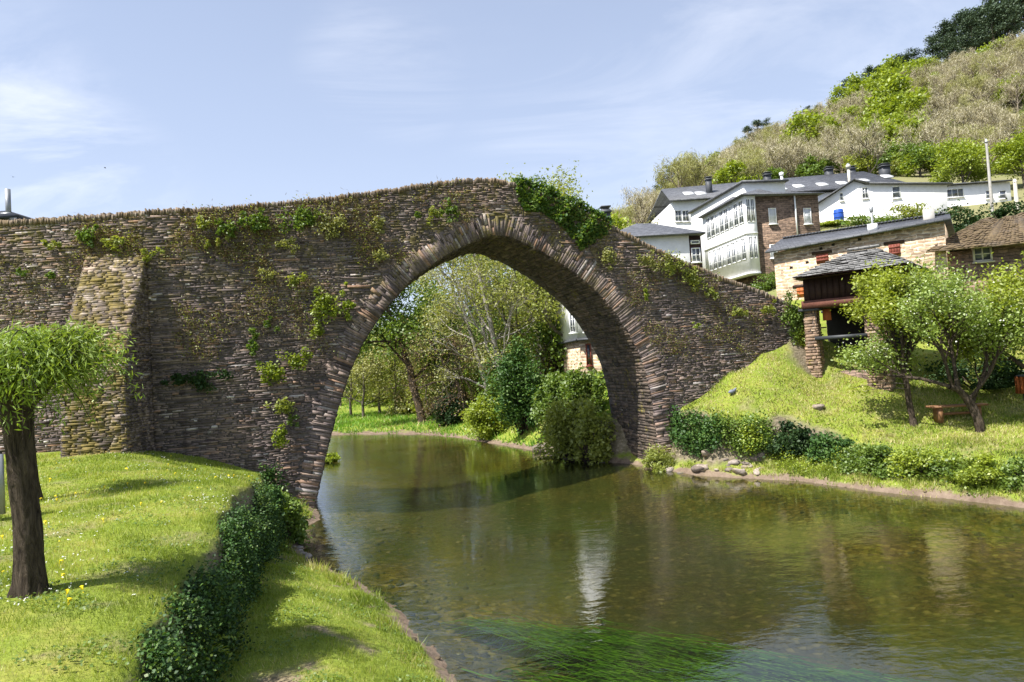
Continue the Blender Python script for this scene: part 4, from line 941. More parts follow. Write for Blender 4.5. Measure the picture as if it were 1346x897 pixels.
# ------------------------------------------------------------------ buildings
class House:
    def __init__(s, name, px, py, Y, deg, label, cat='house', zb=None, group=None):
        q = at_y(px, py, Y); z0 = gz(q[0], q[1]) if zb is None else zb
        s.f = Frame(q, deg, z0); s.o = empty(name, (q[0], q[1], z0), rad(deg)); tag(s.o, label, cat, group)
    def hit(s, px, py, d=0.0): return s.f.hit(px, py, d)
    def z(s, px, py, d=0.0): return s.f.hit(px, py, d)[1]
    def x(s, px, py, d=0.0): return s.f.hit(px, py, d)[0]
    def part(s, name, mb, mat): return mb.build(name, M[mat], s.o)
    def box(s, name, mat, *a): b = MB(); b.box(*a); return s.part(name, b, mat)
    def window(s, x0, x1, z0, z1, d=0.0, cols=2, rows=2, frame='white_paint', side=None, fw=.06, pane='window_glass', name='window', sill=True):
        """window in the front plane (or in the side plane s=side): frame part with its panes as sub-part"""
        def bx(b, a0, a1, c0, c1, e0, e1):
            if side is None: b.box(a0, a1, d + e0, d + e1, c0, c1)
            else: b.box(side + e0, side + e1, a0, a1, c0, c1)
        b = MB(); t = -.05
        for a0, a1 in ((x0, x0 + fw), (x1 - fw, x1)): bx(b, a0, a1, z0, z1, t, .06)
        for c0, c1 in ((z0, z0 + fw), (z1 - fw, z1)): bx(b, x0 + fw, x1 - fw, c0, c1, t, .06)
        for k in range(1, cols):
            c = x0 + (x1 - x0) * k / cols; bx(b, c - fw * .35, c + fw * .35, z0 + fw, z1 - fw, t + .012, .05)
        for k in range(1, rows):
            c = z0 + (z1 - z0) * k / rows; bx(b, x0 + fw, x1 - fw, c - fw * .3, c + fw * .3, t + .024, .04)
        if sill: bx(b, x0 - .06, x1 + .06, z0 - .07, z0 - .002, t - .09, .06)
        w = s.part(name, b, frame); b = MB(); bx(b, x0 + fw * .9, x1 - fw * .9, z0 + fw * .9, z1 - fw * .9, t + .034, .03); g = b.build('pane', M[pane], w); return w
    def roof(s, quads, mat, t=.14, name='roof'):
        b = MB()
        for q in quads: b.slab(q, t)
        return s.part(name, b, mat)
    def chimney(s, x, d, z0, z1, w=.5, mat='slate_plain', pot=True):
        b = MB(); b.box(x - w / 2, x + w / 2, d - w / 2, d + w / 2, z0, z1); b.box(x - w * .64, x + w * .64, d - w * .64, d + w * .64, z1 - .2, z1 - .08); c = s.part('chimney', b, mat)
        if pot: b = MB(); b.box(x - w * .4, x + w * .4, d - w * .4, d + w * .4, z1 + .001, z1 + .12); b.box(x - w * .6, x + w * .6, d - w * .6, d + w * .6, z1 + .121, z1 + .19); b.build('cap', M['slate_plain'], c)
        return c
    def pipe(s, x, d, z0, z1, r=.09, mat='metal_grey', name='chimney_pipe', cowl=True):
        b = MB(); b.tube([(x, d, z0), (x, d, (z0 + z1) / 2), (x, d, z1)], r, 10)
        if cowl: b.tube([(x, d, z1 + .02), (x, d, z1 + .1), (x, d, z1 + .3), (x, d, z1 + .36)], [r * 1.1, r * 1.7, r * 1.7, r * .6], 10)
        return s.part(name, b, mat)
# white galleried house with a stone wing
H = House('gallery_house', 999, 380, 52, 8, 'tall white house with two glazed galleries and a brown stone wing')
g0 = H.x(975, 258); ze = H.z(990, 257); sr = H.x(1075, 258); gd = H.f.hit_side(927, 345, g0)[0]
gd = float(np.clip(gd, 7, 22))
zt1, zt0 = H.z(985, 262.5), H.z(985, 293); zl1, zl0 = H.z(985, 312), H.z(985, 341); zgb = H.z(985, 359)
H.box('stone_wing', 'masonry_brown', 0, sr, 0, 9, -3, ze - .05)
H.box('lower_wall', 'masonry_brown', g0 + .9, -.003, .5, gd, -3, zgb - .15)
b = MB(); b.box(g0 + .02, -.002, -.28, gd, zgb, ze - .1); b.box(g0 - .08, -.002, -.38, gd, zgb - .12, zgb - .001); b.box(g0 - .06, -.003, -.36, gd, (zl1 + zt0) / 2 - .35, (zl1 + zt0) / 2 - .25); H.part('gallery', b, 'white_render')
for z0, z1 in ((zt0, zt1), (zl0, zl1)):
    n = 2
    for k in range(n): wd = (0 - g0 - .2) / n; H.window(g0 + .12 + k * wd, g0 + .12 + (k + .93) * wd, z0, z1, -.28, 2, 3, fw=.05, sill=False)
    m = 8; wd = (gd - .6) / m
    for k in range(m): H.window(.1 + k * wd - .15, .1 + (k + .84) * wd - .15, z0, z1, 0, 2, 3, side=g0 + .02, fw=.07, sill=False, pane='curtain' if (k * 7 + int(z0)) % 3 == 0 else 'window_glass')
b = MB(); e_ = .35
b.hexa([(g0 - e_, -e_ - .3, ze - .1), (sr + e_, -e_, ze - .1), (sr + e_, 9, ze - .1), (g0 - e_, gd, ze - .1)], [(g0 - e_, -e_ - .3, ze), (sr + e_, -e_, ze), (sr + e_, 9, ze + .02), (g0 - e_, gd, ze)])
xr = H.x(998, 248, 3); zr = H.z(998, 248, 3)
b.add([(g0 - e_, -e_ - .3, ze + .003), (sr + e_, -e_, ze + .003), (sr + .2, 9, ze + .02), (g0 - e_, gd, ze + .003), (xr, 3.2, zr), (sr * .8, 4, zr - .1), (g0 + 2, gd - 2, zr)], [[0, 1, 5, 4], [3, 0, 4, 6]], [[1, 2, 5]]); H.part('roof', b, 'slate_roof')
for px in (1010, 1056): x0 = H.x(px, 280); H.window(x0 + .0, x0 + .62, H.z(px, 295), H.z(px, 274), 0, 1, 2, fw=.05, pane='curtain', name='shuttered_window')
x0 = H.x(1012, 330); H.window(x0, x0 + .6, H.z(px, 338), H.z(px, 320), 0, 1, 2, fw=.05, pane='curtain', name='shuttered_window')
H.pipe(H.x(1045, 280), -.1, H.z(1047, 310), ze - .15, .06, 'white_paint', 'drainpipe', False)
H.pipe(H.x(1028, 240, 4), 4, ze, H.z(1028, 232, 4), .11, 'white_paint')
# taller white attic block behind the gallery
xa = H.x(977, 241, 3.5); za = H.z(977, 241, 3.5); b = MB(); b.box(xa, sr - .6, 3.5, gd + 7, 0, za); H.part('attic_block', b, 'white_render')
b = MB(); b.box(xa - .25, sr - .4, 3.2, gd + 7.3, za + .002, za + .16); H.part('attic_roof', b, 'slate_roof')
for k in (.35, .62): dd = 3.5 + k * gd; H.window(dd, dd + .9, za - 1.5, za - .9, 0, 1, 1, 'metal_grey', side=xa, fw=.06)
# small white house with slate roof in front of it
H = House('small_house', 858, 345, 45, 4, 'low white house with hipped slate roof half hidden by the bridge parapet')
zE = H.z(880, 309); x0, x1 = H.x(800, 309), H.x(905, 309); x2 = H.x(921, 309)
H.box('wall', 'white_render', x0, x1, 0, 6, -3, zE - .05); H.box('annex', 'wood_dark', x1 + .003, x2, .05, 5.5, -3, zE - .15)
H.window(x1 + .12, x2 - .1, H.z(912, 321), H.z(912, 316), .05, 1, 1, sill=False); H.window(x1 + .12, x2 - .1, H.z(912, 345), H.z(912, 326), .05, 2, 2)
zR = H.z(836, 294, 3); xR = H.x(836, 294, 3)
b = MB(); lo = [(x0 - .4, -.4, zE - .1), (x2 + .2, -.4, zE - .1), (x2 + .2, 6.4, zE - .1), (x0 - .4, 6.4, zE - .1)]; hi = [(a, c, zE) for a, c, _ in lo]; b.hexa(lo, hi)
b.add(np.array(hi).tolist() + [(xR, 3, zR), (xR + 1.2, 3, zR - .05)], [[0, 1, 5, 4], [2, 3, 4, 5]], [[3, 0, 4], [1, 2, 5]]); H.part('roof', b, 'slate_roof')
xs, zs = H.hit(848, 300, 1.5)
# brick house just behind the bridge, seen through the arch; its chimney shows over the parapet
H = House('brick_house', 766, 497, 36, 6, 'narrow house behind the bridge with white upper floor over pale brickwork')
zc = H.z(755, 446); x1 = H.x(838, 446)
H.box('lower_wall', 'masonry_ochre', 0, x1, 0, 6, -2, zc - .1); H.box('upper_wall', 'white_render', -.12, x1 + .1, -.15, 6.1, zc, 9.6 - H.f.z0); H.box('ledge', 'slate_plain', -.22, x1 + .2, -.25, 6.2, zc - .1, zc - .002)
H.window(H.x(752, 470) + .75, H.x(759, 470) + .75, H.z(755, 482), H.z(755, 453), 0, 1, 3, 'shutter_red'); H.window(H.x(748, 430), H.x(756, 430), H.z(752, 438), H.z(752, 412), -.15, 2, 3)
H.window(H.x(766, 430), H.x(776, 430), H.z(752, 438), H.z(752, 412), -.15, 2, 3)
zz = 9.6 - H.f.z0; b = MB(); b.hexa([(-.4, -.5, zz), (x1 + .4, -.5, zz), (x1 + .4, 6.4, zz), (-.4, 6.4, zz)], [(1.2, 2.2, zz + .75), (x1 - 1.2, 2.2, zz + .75), (x1 - 1.2, 3.6, zz + .75), (1.2, 3.6, zz + .75)]); H.part('roof', b, 'slate_roof')
xc, ztop = H.hit(795.5, 276, 2.6); H.chimney(xc, 2.6, zz + .3, ztop, .46)
# long slate-roofed building at the foot of the wood
H = House('long_building', 878, 292, 80, 1, 'long white building with a wide slate roof, skylights and chimneys below the wood')
x0, x1 = H.x(884, 264), H.x(1186, 240); zE = H.z(920, 262); zR = H.z(1000, 238.5, 6)
H.box('wall', 'white_render', x0, x1, 0, 12, -6, zE - .1)
H.roof([[(x0 - .5, -.6, zE), (x1 + .5, -.6, zE + .3), (x1 - 1.2, 6, zR + .5), (x0 + .3, 6, zR - .25)], [(x0 + .3, 6.02, zR - .25), (x1 - 1.2, 6.02, zR + .5), (x1 + .5, 12.5, zE), (x0 - .5, 12.5, zE)]], 'slate_roof', .2)
for px, py in ((905, 256), (921, 256), (1027, 250), (1050, 247), (1081, 245), (1107, 243), (1135, 240), (1166, 235)):
    for dd in np.linspace(0, 6, 30):
        xx, zz = H.hit(px, py, dd)
        if zz <= zE + .3 * (xx - x0) / (x1 - x0) + (zR - zE - .1) * (dd + .6) / 6.6: break
    tx = (xx - x0) / (x1 - x0); zz = zE + .3 * tx + ((zR - .25 + .75 * tx) - (zE + .3 * tx)) * (dd + .6) / 6.6 + .02; sl = (zR - zE) / 6.6; b = MB(); b.hexa([(xx - .55, dd - .5, zz - .5 * sl + .0), (xx + .55, dd - .5, zz - .5 * sl), (xx + .55, dd + .5, zz + .5 * sl), (xx - .55, dd + .5, zz + .5 * sl)], [(xx - .55, dd - .5, zz - .5 * sl + .22), (xx + .55, dd - .5, zz - .5 * sl + .22), (xx + .55, dd + .5, zz + .5 * sl + .22), (xx - .55, dd + .5, zz + .5 * sl + .22)]); H.part('skylight', b, 'white_paint')
for px, pt, dd, w_ in ((931, 235, 1.5, .6), (1008, 229, 5, .75), (1089, 222, 6.5, .8), (1119, 221, 6.8, .7), (1162, 218, 6.8, 1.0)):
    xx, zz = H.hit(px, pt, dd); H.chimney(xx, dd, zz - 2.4, zz, w_, 'slate_plain', True)
for px in (887, 897, 907): xx = H.x(px, 285); H.window(xx, xx + .8, H.z(px, 292), H.z(px, 277), 0, 2, 2)
# white house in the middle of the slope
H = House('white_house', 1076, 303, 72, -10, 'plain white house with three small windows above the vegetable garden')
pts = [H.hit(*q) for q in ((1076, 312), (1076, 268), (1122, 238.5), (1137, 243), (1245, 243.5), (1245, 312))]; pts[0] = (pts[0][0], -4); pts[-1] = (pts[-1][0], -4)
b = MB()
b = MB(); k = len(pts); V = [(a, 0, c) for a, c in pts] + [(a, 7, c) for a, c in pts]
b.add(V, [[i, (i + 1) % k, k + (i + 1) % k, k + i] for i in range(k)] + [[0, 1, 4, 5], [6, 11, 10, 7]], [[1, 2, 3], [1, 3, 4], [7, 9, 8], [7, 10, 9]]); H.part('wall', b, 'white_render')
def rs(a, c, up=.02): return [(a[0], -.4, a[1] + up), (c[0], -.4, c[1] + up), (c[0], 7.2, c[1] + up), (a[0], 7.2, a[1] + up)]
a0 = np.array(pts[1]); a1 = np.array(pts[2]); d_ = (a1 - a0) / np.linalg.norm(a1 - a0)
H.roof([[(x_, y_, z_ + .22) for x_, y_, z_ in rs(a0 - d_ * .4, a1)], [(x_, y_, z_ + .2) for x_, y_, z_ in rs(a1 + [.01, 0], np.array(pts[3]) + [.3, -.05])], [(x_, y_, z_ + .12) for x_, y_, z_ in rs(np.array(pts[3]) + [.31, 0], np.array(pts[4]) + [.4, 0])]], 'slate_roof', .16)
for px, py, wp, hp, cl in ((1106, 259, 5, 11, 1), (1137, 254, 8, 15, 2), (1178, 253, 10, 16, 1)):
    xx, zz = H.hit(px, py); s_ = 72 / 897; H.window(xx - wp * s_ / 2, xx + wp * s_ / 2, zz - hp * s_ / 2, zz + hp * s_ / 2, 0, cl, 2, fw=.07)
xx, zz = H.hit(1115, 221, 1.5); H.pipe(xx, 1.5, H.z(1115, 250, 1.5), zz, .14, 'cream_render', 'chimney_pipe'); b = MB(); b.tube([(xx, 1.5, zz - .1), (xx, 1.5, zz + .25), (xx, 1.5, zz + .5)], [.22, .24, .1], 10); H.part('cowl', b, 'metal_grey')
# low white building at the right
H = House('low_building', 1230, 268, 79, -1, 'long low white building half hidden by the bright green tree')
x1 = H.x(1328, 245); zE = H.z(1240, 245); H.box('wall', 'white_render', 0, x1, 0, 7, -3, zE)
H.roof([[(-.4, -.5, zE + .15), (x1 + .4, -.5, zE + .15), (x1 + .4, 4, zE + .85), (-.4, 4, zE + .85)]], 'slate_roof', .14)
xx, zz = H.hit(1255, 254); H.window(xx - 1, xx + 1, zz - .5, zz + .5, 0, 3, 1)
for px in (1300, 1318): xx, zz = H.hit(px, 256); H.window(xx - .4, xx + .4, zz - .5, zz + .5, 0, 1, 2)
# stone barn
pa, pb = at_y(1022, 326, 38), at_y(1240, 285, 33.5); deg = math.degrees(math.atan2(pb[1] - pa[1], pb[0] - pa[0]))
H = House('stone_barn', 1022, 400, 38, deg, 'long ochre rubble barn with red shutters and a narrow slate roof', 'barn', zb=4.5)
wl = H.x(1240, 285); z0, z1 = H.z(1022, 327), H.z(1240, 286)
b = MB(); b.hexa([(0, 0, -2), (wl, 0, -2), (wl, 5, -2), (0, 5, -2)], [(0, 0, z0 - .2), (wl, 0, z1 - .2), (wl, 5, z1 - .2), (0, 5, z0 - .2)]); H.part('wall', b, 'masonry_ochre')
r0, r1 = H.z(1030, 314, 2.5), H.z(1238, 282.5, 2.5)
H.roof([[(-.35, -.4, z0 - .12), (wl + .3, -.4, z1 - .12), (wl + .2, 2.5, max(r1, z1 + .25)), (-.1, 2.5, r0)], [(-.1, 2.52, r0), (wl + .2, 2.52, max(r1, z1 + .25)), (wl + .3, 5.4, z1 - .1), (-.35, 5.4, z0 - .1)]], 'slate_roof', .12)
b = MB()
for k in range(46): t = (k + .5) / 46; b.box(t * wl - .07, t * wl + .07, 2.35, 2.65, r0 + (max(r1, z1 + .25) - r0) * t + .0, r0 + (max(r1, z1 + .25) - r0) * t + .09)
H.part('ridge_tiles', b, 'slate_plain')
for px, py, wp, hp, mt in ((1081, 340, 15, 14, 'shutter_red'), (1176, 329, 14, 18, 'shutter_red'), (1056, 384, 16, 14, 'shutter_orange')):
    xa, za = H.hit(px - wp / 2, py + hp / 2); xb, zb = H.hit(px + wp / 2, py - hp / 2); b = MB(); n = 4
    for k in range(n): b.box(xa + (xb - xa) * k / n, xa + (xb - xa) * (k + .94) / n, -.03, .05, za, zb)
    b.box(xa, xb, -.05, -.031, za + .12, za + .2); b.box(xa, xb, -.05, -.031, zb - .2, zb - .12); H.part('shutter', b, mt)
    b = MB(); b.box(xa - .2, xb + .2, -.04, .05, zb + .003, zb + .16); H.part('lintel', b, 'wood_dark')
for px, py in ((1079, 327), (1061, 345), (1130, 315), (1095, 322), (1040, 352)):
    xa, za = H.hit(px, py); H.box('hole_shade', 'opening_shade', xa - .08, xa + .08, -.004, .1, za - .07, za + .07)  # near-black blocks on the wall, painted shade of small holes
xx, zz = H.hit(1147, 298, .8); H.pipe(xx, .8, zz - .5, H.z(1147, 280, .8), .06); b = MB(); b.box(xx - .22, xx + .22, .55, 1.05, zz - .3, zz + .12); H.part('chimney_base', b, 'white_paint')
xx, zz = H.hit(1221, 283, 1.5); H.box('chimney', 'concrete', xx - .25, xx + .25, 1.2, 1.8, zz - .8, zz + .28)
# old house with mossy roof
H = House('mossy_house', 1226, 430, 33.5, -14, 'old house with a sagging moss covered slate roof at the right edge', 'house', zb=4.3)
x1 = H.x(1420, 300) ; zE = H.z(1226, 332); zE1 = zE + .35
H.box('wall', 'masonry_brown', .35, x1, .5, 6, -2, zE - .02)
xr0, zr0 = H.hit(1303, 289, 3.2); b = MB(); rg = np.random.default_rng(3)
def rp(t, row):
    xe = -.1 + (x1 + .3) * t; xt = xr0 - .4 + (x1 - xr0 + .4) * t; sag = .06 * math.sin(t * 9 + row * 2) + .05 * math.sin(t * 23 + row * 5)
    return np.array([xe + (xt - xe) * row, -.25 + 3.45 * row, zE + .05 + (zr0 - zE + .02) * row + sag * (.2 + row * .8) + .05 * t])
RW_, NC = 15, 34
for r_ in range(RW_):
    for c in range(NC):
        t0, t1 = (c + rg.normal(0, .12)) / NC, (c + .96 + rg.normal(0, .12)) / NC; lf = rg.uniform(.03, .075)
        b.slab([rp(t0, r_ / RW_ + rg.normal(0, .006)) + [0, 0, lf], rp(t1, r_ / RW_ + rg.normal(0, .006)) + [0, 0, lf + rg.normal(0, .012)], rp(t1, (r_ + 1.15) / RW_) + [0, 0, .012], rp(t0, (r_ + 1.15) / RW_) + [0, 0, .012]], .03)
for c in range(12): b.slab([rp(c / 12, 0), rp((c + 1) / 12, 0), rp((c + 1) / 12, 1), rp(c / 12, 1)], .08)
H.part('roof', b, 'slate_mossy')
H.roof([[(xr0 - .6, 3.25, zr0 - .1), (x1, 3.25, zr0 - .1), (x1, 6.6, zE), (-.1, 6.6, zE)]], 'slate_mossy', .12, 'rear_roof')
xx, zz = H.hit(1291, 334, .5); H.window(xx - .42, xx + .42, zz - .38, zz + .38, .5, 2, 2, 'concrete', fw=.09)
# granary on stone piers
H = House('granary', 1070, 497, 26.6, -40, 'old raised wooden granary on stone piers with a grey slate roof', 'granary')
xl0, xl1 = H.x(1057, 450), H.x(1076, 450); xq0, xq1 = H.x(1139, 480), H.x(1170, 480); zc = H.z(1068, 407)
Dp = 3.0
for i, (xa, xb, dd) in enumerate(((xl0, xl1, 0), (xq0, xq1, 0), (xl0, xl1, Dp), (xq0, xq1, Dp))):
    t = .07; st = Stones(); zp = -1.4
    while zp < zc - .05:
        h = rng.uniform(.06, .13); fz = (zp + h / 2) / zc; inset = t * max(0, fz)
        A3 = np.array([1, 0, 0.]); B3 = np.array([0, 1., 0])
        for (c0, c1, nrm, ax, fixed) in ((xa + inset, xb - inset, -B3, A3, dd + inset), (xa + inset, xb - inset, B3, -A3, dd + .65 - inset), (dd + inset, dd + .65 - inset, A3, B3, xb - inset), (dd + inset, dd + .65 - inset, -A3, -B3, xa + inset)):
            s = c0
            while s < c1 - .02:
                l = min(rng.uniform(.15, .45), c1 - s); c = s + l / 2; s += l
                ctr = np.array([c, fixed, zp + h / 2]) if abs(nrm[1]) > .5 else np.array([fixed, c, zp + h / 2])
                st.slab(ctr, ax, ZU, nrm, l * .98, h * .94, .01 + abs(rng.normal(0, .012)), np.clip(rng.normal(.5, .22), 0, 1), rng, .08)
        zp += h
    pr = st.build('stone_pier', M['schist_warm'], H.o)
    b = MB(); b.box(xa - .1, xb + .1, dd - .1, dd + .75, zc - .05, zc + .04); b.build('cap_slab', M['slate_plain'], pr)
    b = MB(); b.box(xa + .06, xb - .06, dd + .06, dd + .59, -1.3, zc - .06); b.build('pier_core', M['mortar'], pr)
zb0, zb1 = H.z(1080, 406), H.z(1080, 394); zw = H.z(1090, 363); xE = xq1 + .25; xS = xl0 + .15
b = MB(); b.box(xS - .1, xE + .1, -.15, .15, zb0 + .05, zb1); b.box(xS - .1, xE + .1, Dp + .5, Dp + .8, zb0 + .05, zb1); b.box(xS - .12, xS + .18, .151, Dp + .49, zb0 + .05, zb1); b.box(xE - .2, xE + .1, .151, Dp + .49, zb0 + .05, zb1); H.part('floor_beams', b, 'wood_red')
b = MB(); n = 14
for k in range(n): b.box(xS + (xE - xS) * k / n, xS + (xE - xS) * (k + .93) / n, -.05 - .01 * (k % 3), .02, zb1 + .002, zw)
for k in range(11):
    d0 = .03 + (Dp + .5) * k / 11; d1 = .03 + (Dp + .5) * (k + .93) / 11
    for xx in (xS, xE): b.box(xx - .035, xx + .035, d0, d1, zb1 + .002, zw)
H.part('plank_walls', b, 'wood_dark')
H.box('floor', 'wood_dark', xS + .2, xE - .2, .16, Dp + .48, zb0 + .1, zb0 + .2); H.box('back_wall', 'wood_dark', xS + .04, xE - .04, Dp + .52, Dp + .6, zb1, zw)
xe, zev = H.hit(1041, 366, -.75); xap, zap = H.hit(1120, 331, 1.8); xe2 = xE + .8; b = MB()
lo = [(xe, -.75, zev), (xe2, -.75, zev), (xe2, Dp + 1.3, zev), (xe, Dp + 1.3, zev)]
xap2 = max(xap + .25, xe2 - (xap - xe)); k = 10
def hipface(p0, p1, q1, q0, b):
    p0, p1, q1, q0 = map(np.array, (p0, p1, q1, q0)); R_ = 11
    for r_ in range(R_):
        t0, t1 = r_ / R_, (r_ + 1) / R_; l0, l1 = p0 + (q0 - p0) * t0, p1 + (q1 - p1) * t0; m0, m1 = p0 + (q0 - p0) * t1, p1 + (q1 - p1) * t1; nn = max(2, int(np.linalg.norm(l1 - l0) / .36))
        for c in range(nn):
            u0, u1 = c / nn, (c + .97) / nn; lift = rng.uniform(.03, .075); b.slab([l0 + (l1 - l0) * u0 + [0, 0, lift], l0 + (l1 - l0) * u1 + [0, 0, lift + rng.normal(0, .01)], m0 + (m1 - m0) * u1 + [0, 0, .012], m0 + (m1 - m0) * u0 + [0, 0, .012]], .03)
A0, A1 = (xap, 1.8, zap), (xap2, 1.8, zap)
hipface(lo[0], lo[1], A1, A0, b); hipface(lo[1], lo[2], A1, A1, b); hipface(lo[2], lo[3], A0, A1, b); hipface(lo[3], lo[0], A0, A0, b)
b.box(xap - .15, xap2 + .15, 1.68, 1.92, zap + .03, zap + .13); H.part('slate_roof', b, 'slate_old')
b = MB(); b.add(lo + [A0, A1], [[0, 1, 5, 4], [2, 3, 4, 5]], [[1, 2, 5], [3, 0, 4]]); b.add([(x_, y_, z_ - .05) for x_, y_, z_ in lo], [[0, 3, 2, 1]]); H.part('roof_boards', b, 'wood_dark')
zs = H.z(1095, 444); H.box('shelf_beam', 'metal_dark', xl1 - .1, xq0 + .1, -.12, .25, zs - .06, zs + .08)
b = MB(); b.box(xl1 - .3, xq0 + .1, .5, .75, -1.5, H.z(1115, 488)); H.part('low_wall', b, 'masonry_pier')
H.box('shade_sheet', 'opening_shade', xl0 + .2, xE, Dp - .5, Dp - .4, -1, zb0 + .04)  # near-black sheet painted as the shade under the granary floor
xx, zz = H.hit(1086, 414, .5); H.box('hanging_board', 'shutter_orange', xx - .12, xx + .18, .45, .5, zz - .22, zz + .22)
# house behind the left end of the bridge: only its chimney and roof edge show
H = House('far_house', 10, 300, 33, 0, 'house hidden behind the bridge wall with just its roof edge and tall grey chimney showing', zb=3.5)
zr = H.z(8, 277, 3); xa, xb = H.x(-180, 277), H.x(34, 290); H.box('wall', 'white_render', xa, xb - .4, 0, 6, -2, zr - 1.3)
H.roof([[(xa, -.5, zr - 1.2), (xb, -.5, zr - 1.2), (H.x(10, 277, 3), 3, zr), (xa, 3, zr)], [(xa, 3.01, zr), (H.x(10, 277, 3), 3.01, zr), (xb, 6.5, zr - 1.2), (xa, 6.5, zr - 1.2)]], 'slate_plain', .12)
xx, zz = H.hit(10, 249, 1.2); b = MB(); b.tube([(xx, 1.2, zr - 1), (xx, 1.2, zz)], .13, 10); b.box(xx - .22, xx + .22, .95, 1.45, zr - 1.2, H.z(10, 281, 1.2)); H.part('chimney', b, 'metal_grey')
H = House('grey_house', 470, 462, 105, 5, 'far grey house glimpsed between the trees at the left of the arch', zb=3.5)
b = MB(); x1 = H.x(492, 450); z1 = H.z(470, 436); b.box(-1, x1, 0, 6, -2, z1 - .7); H.part('wall', b, 'concrete')
H.roof([[(-1.3, -.4, z1 - .7), (x1 + .3, -.4, z1 - .7), (x1 + .3, 3, z1 + .5), (-1.3, 3, z1 + .5)]], 'slate_old', .15)

# ------------------------------------------------------------------ small things
def pole(px, pt, pb, Y, r, label, mat):
    q = at_y(px[1], pb, Y); zt = at_y(px[0], pt, Y)[2]; z0 = gz(q[0], q[1]); o = empty('utility_pole', (q[0], q[1], z0)); tag(o, label, 'pole', 'utility poles on the slope')
    b = MB(); z = np.linspace(-.5, zt - z0, 12); b.tube(np.c_[np.zeros(12), np.zeros(12), z], np.linspace(r * 1.25, r * .85, 12), 12); b.build('shaft', M[mat], o, smooth=True)
    b = MB(); b.box(-.16, .16, -.16, .16, zt - z0 - .35, zt - z0 - .28); b.tube([(0, 0, zt - z0), (0, 0, zt - z0 + .05)], [r * .95, r * .5], 12); b.build('cap_fitting', M['metal_grey'], o)
pole((1297, 1303), 183, 262, 70, .13, 'tall pale concrete pole rising in front of the bright green tree', 'concrete')
pole((1332, 1336), 236, 262, 72, .19, 'short thick pale pole right of the tall one', 'cream_render')
# bench
q = ground_at(1259, 552, 22.6); o = empty('park_bench', q, rad(-4)); tag(o, 'low brown wooden bench under the apple tree', 'bench')
b = MB()
for k in range(3): b.box(-.88, .88, -.22 + k * .155, -.22 + k * .155 + .14, .40, .46)
b.build('seat', M['wood_bench'], o)
for x in (-.6, .6): b = MB(); b.box(x - .07, x + .07, -.17, .19, -.1, .398); b.build('leg', M['wood_bench'], o)
b = MB(); b.box(-.5, .5, -.03, .05, .14, .22); b.build('stretcher', M['wood_bench'], o)
q = ground_at(1350, 552, 23.5); o = empty('litter_bin', q); tag(o, 'wooden slatted litter bin cut by the right edge', 'litter bin')
b = MB()
for k in range(10): a = k * .628; b.box(.19 * math.cos(a) - .045, .19 * math.cos(a) + .045, .19 * math.sin(a) - .045, .19 * math.sin(a) + .045, .3, .88)
b.build('slats', M['shutter_orange'], o); b = MB(); b.tube([(0, 0, -.1), (0, 0, .3)], .05, 8); b.build('post', M['metal_dark'], o); b = MB(); b.tube([(0, 0, .885), (0, 0, .93)], [.24, .2], 14); b.build('rim', M['metal_dark'], o)
# grey panel at the left edge
q = at_z(0, 690, 2.12); o = empty('sign_panel', (q[0], q[1], gz(q[0], q[1]))); tag(o, 'plain grey panel on a post cut by the left edge beside the willow', 'sign')
hz = at_y(2, 597, q[1])[2] - o.location.z; rx = (at_y(4.5, 640, q[1])[0] - q[0]); b = MB(); b.box(rx - .5, rx, -.03, .03, .12, hz); b.build('panel', M['metal_grey'], o); b = MB(); b.box(rx - .3, rx - .2, .031, .1, -.3, hz - .1); b.build('post', M['metal_dark'], o)
# blue barrel
q = ground_hit(1103, 291, 50); o = empty('water_barrel', q); tag(o, 'blue plastic barrel in the vegetable garden', 'barrel'); zt = 1.1
b = MB(); b.tube([(0, 0, 0), (0, 0, zt * .1), (0, 0, zt * .5), (0, 0, zt * .9), (0, 0, zt)], [.38, .42, .45, .42, .38], 16); b.build('body', M['plastic_blue'], o, smooth=True); b = MB(); b.tube([(0, 0, zt * .3), (0, 0, zt * .34)], .47, 16); b.tube([(0, 0, zt * .66), (0, 0, zt * .7)], .47, 16); b.build('hoops', M['plastic_blue'], o)
# birds
def bird(name, loc, span, label, rz, mat='bird_dark'):
    b = MB(); s = span / 2; t = np.linspace(-1, 1, 9)
    b.tube(np.c_[t * s * .42, 0 * t, .02 * s * (1 - t * t)], s * np.array([.02, .07, .11, .13, .13, .12, .12, .09, .03]), 8)
    for sg in (-1, 1): b.add([(s * .18, 0, .02), (-s * .16, 0, .02), (-s * .1, sg * s * .5, s * .30), (s * .14, sg * s * .5, s * .32), (-s * .28, sg * s, s * .18)], [[0, 1, 2, 3]], [[3, 2, 4]])
    b.add([(-s * .38, 0, 0), (-s * .75, s * .13, .01), (-s * .62, 0, .01), (-s * .75, -s * .13, .01)], [[0, 1, 2, 3]])
    o = b.build(name, M[mat], None, loc); o.rotation_euler = (.35, .15, rz); tag(o, label, 'bird'); return o
bird('swallow', at_y(138, 221, 45), .34, 'small dark bird flying higher in the sky over the left wall', .8)
bird('swallow', at_y(17, 233, 50), .30, 'tiny dark bird flying beside the grey chimney', 2.2)
q = ground_at(963, 536, 25); b = MB(); t = np.linspace(0, 1, 9); b.tube(np.c_[-.16 + .36 * t, 0 * t, .12 + .05 * t + .06 * (t > .8)], [.01, .035, .065, .08, .085, .075, .05, .045, .015], 10)
b.tube([(.15, 0, .17), (.2, 0, .24), (.23, 0, .255), (.27, 0, .245)], [.05, .042, .035, .004], 8)
for sg in (-1, 1): b.tube([(.02, sg * .03, .1), (.03, sg * .03, -.02)], .008, 4)
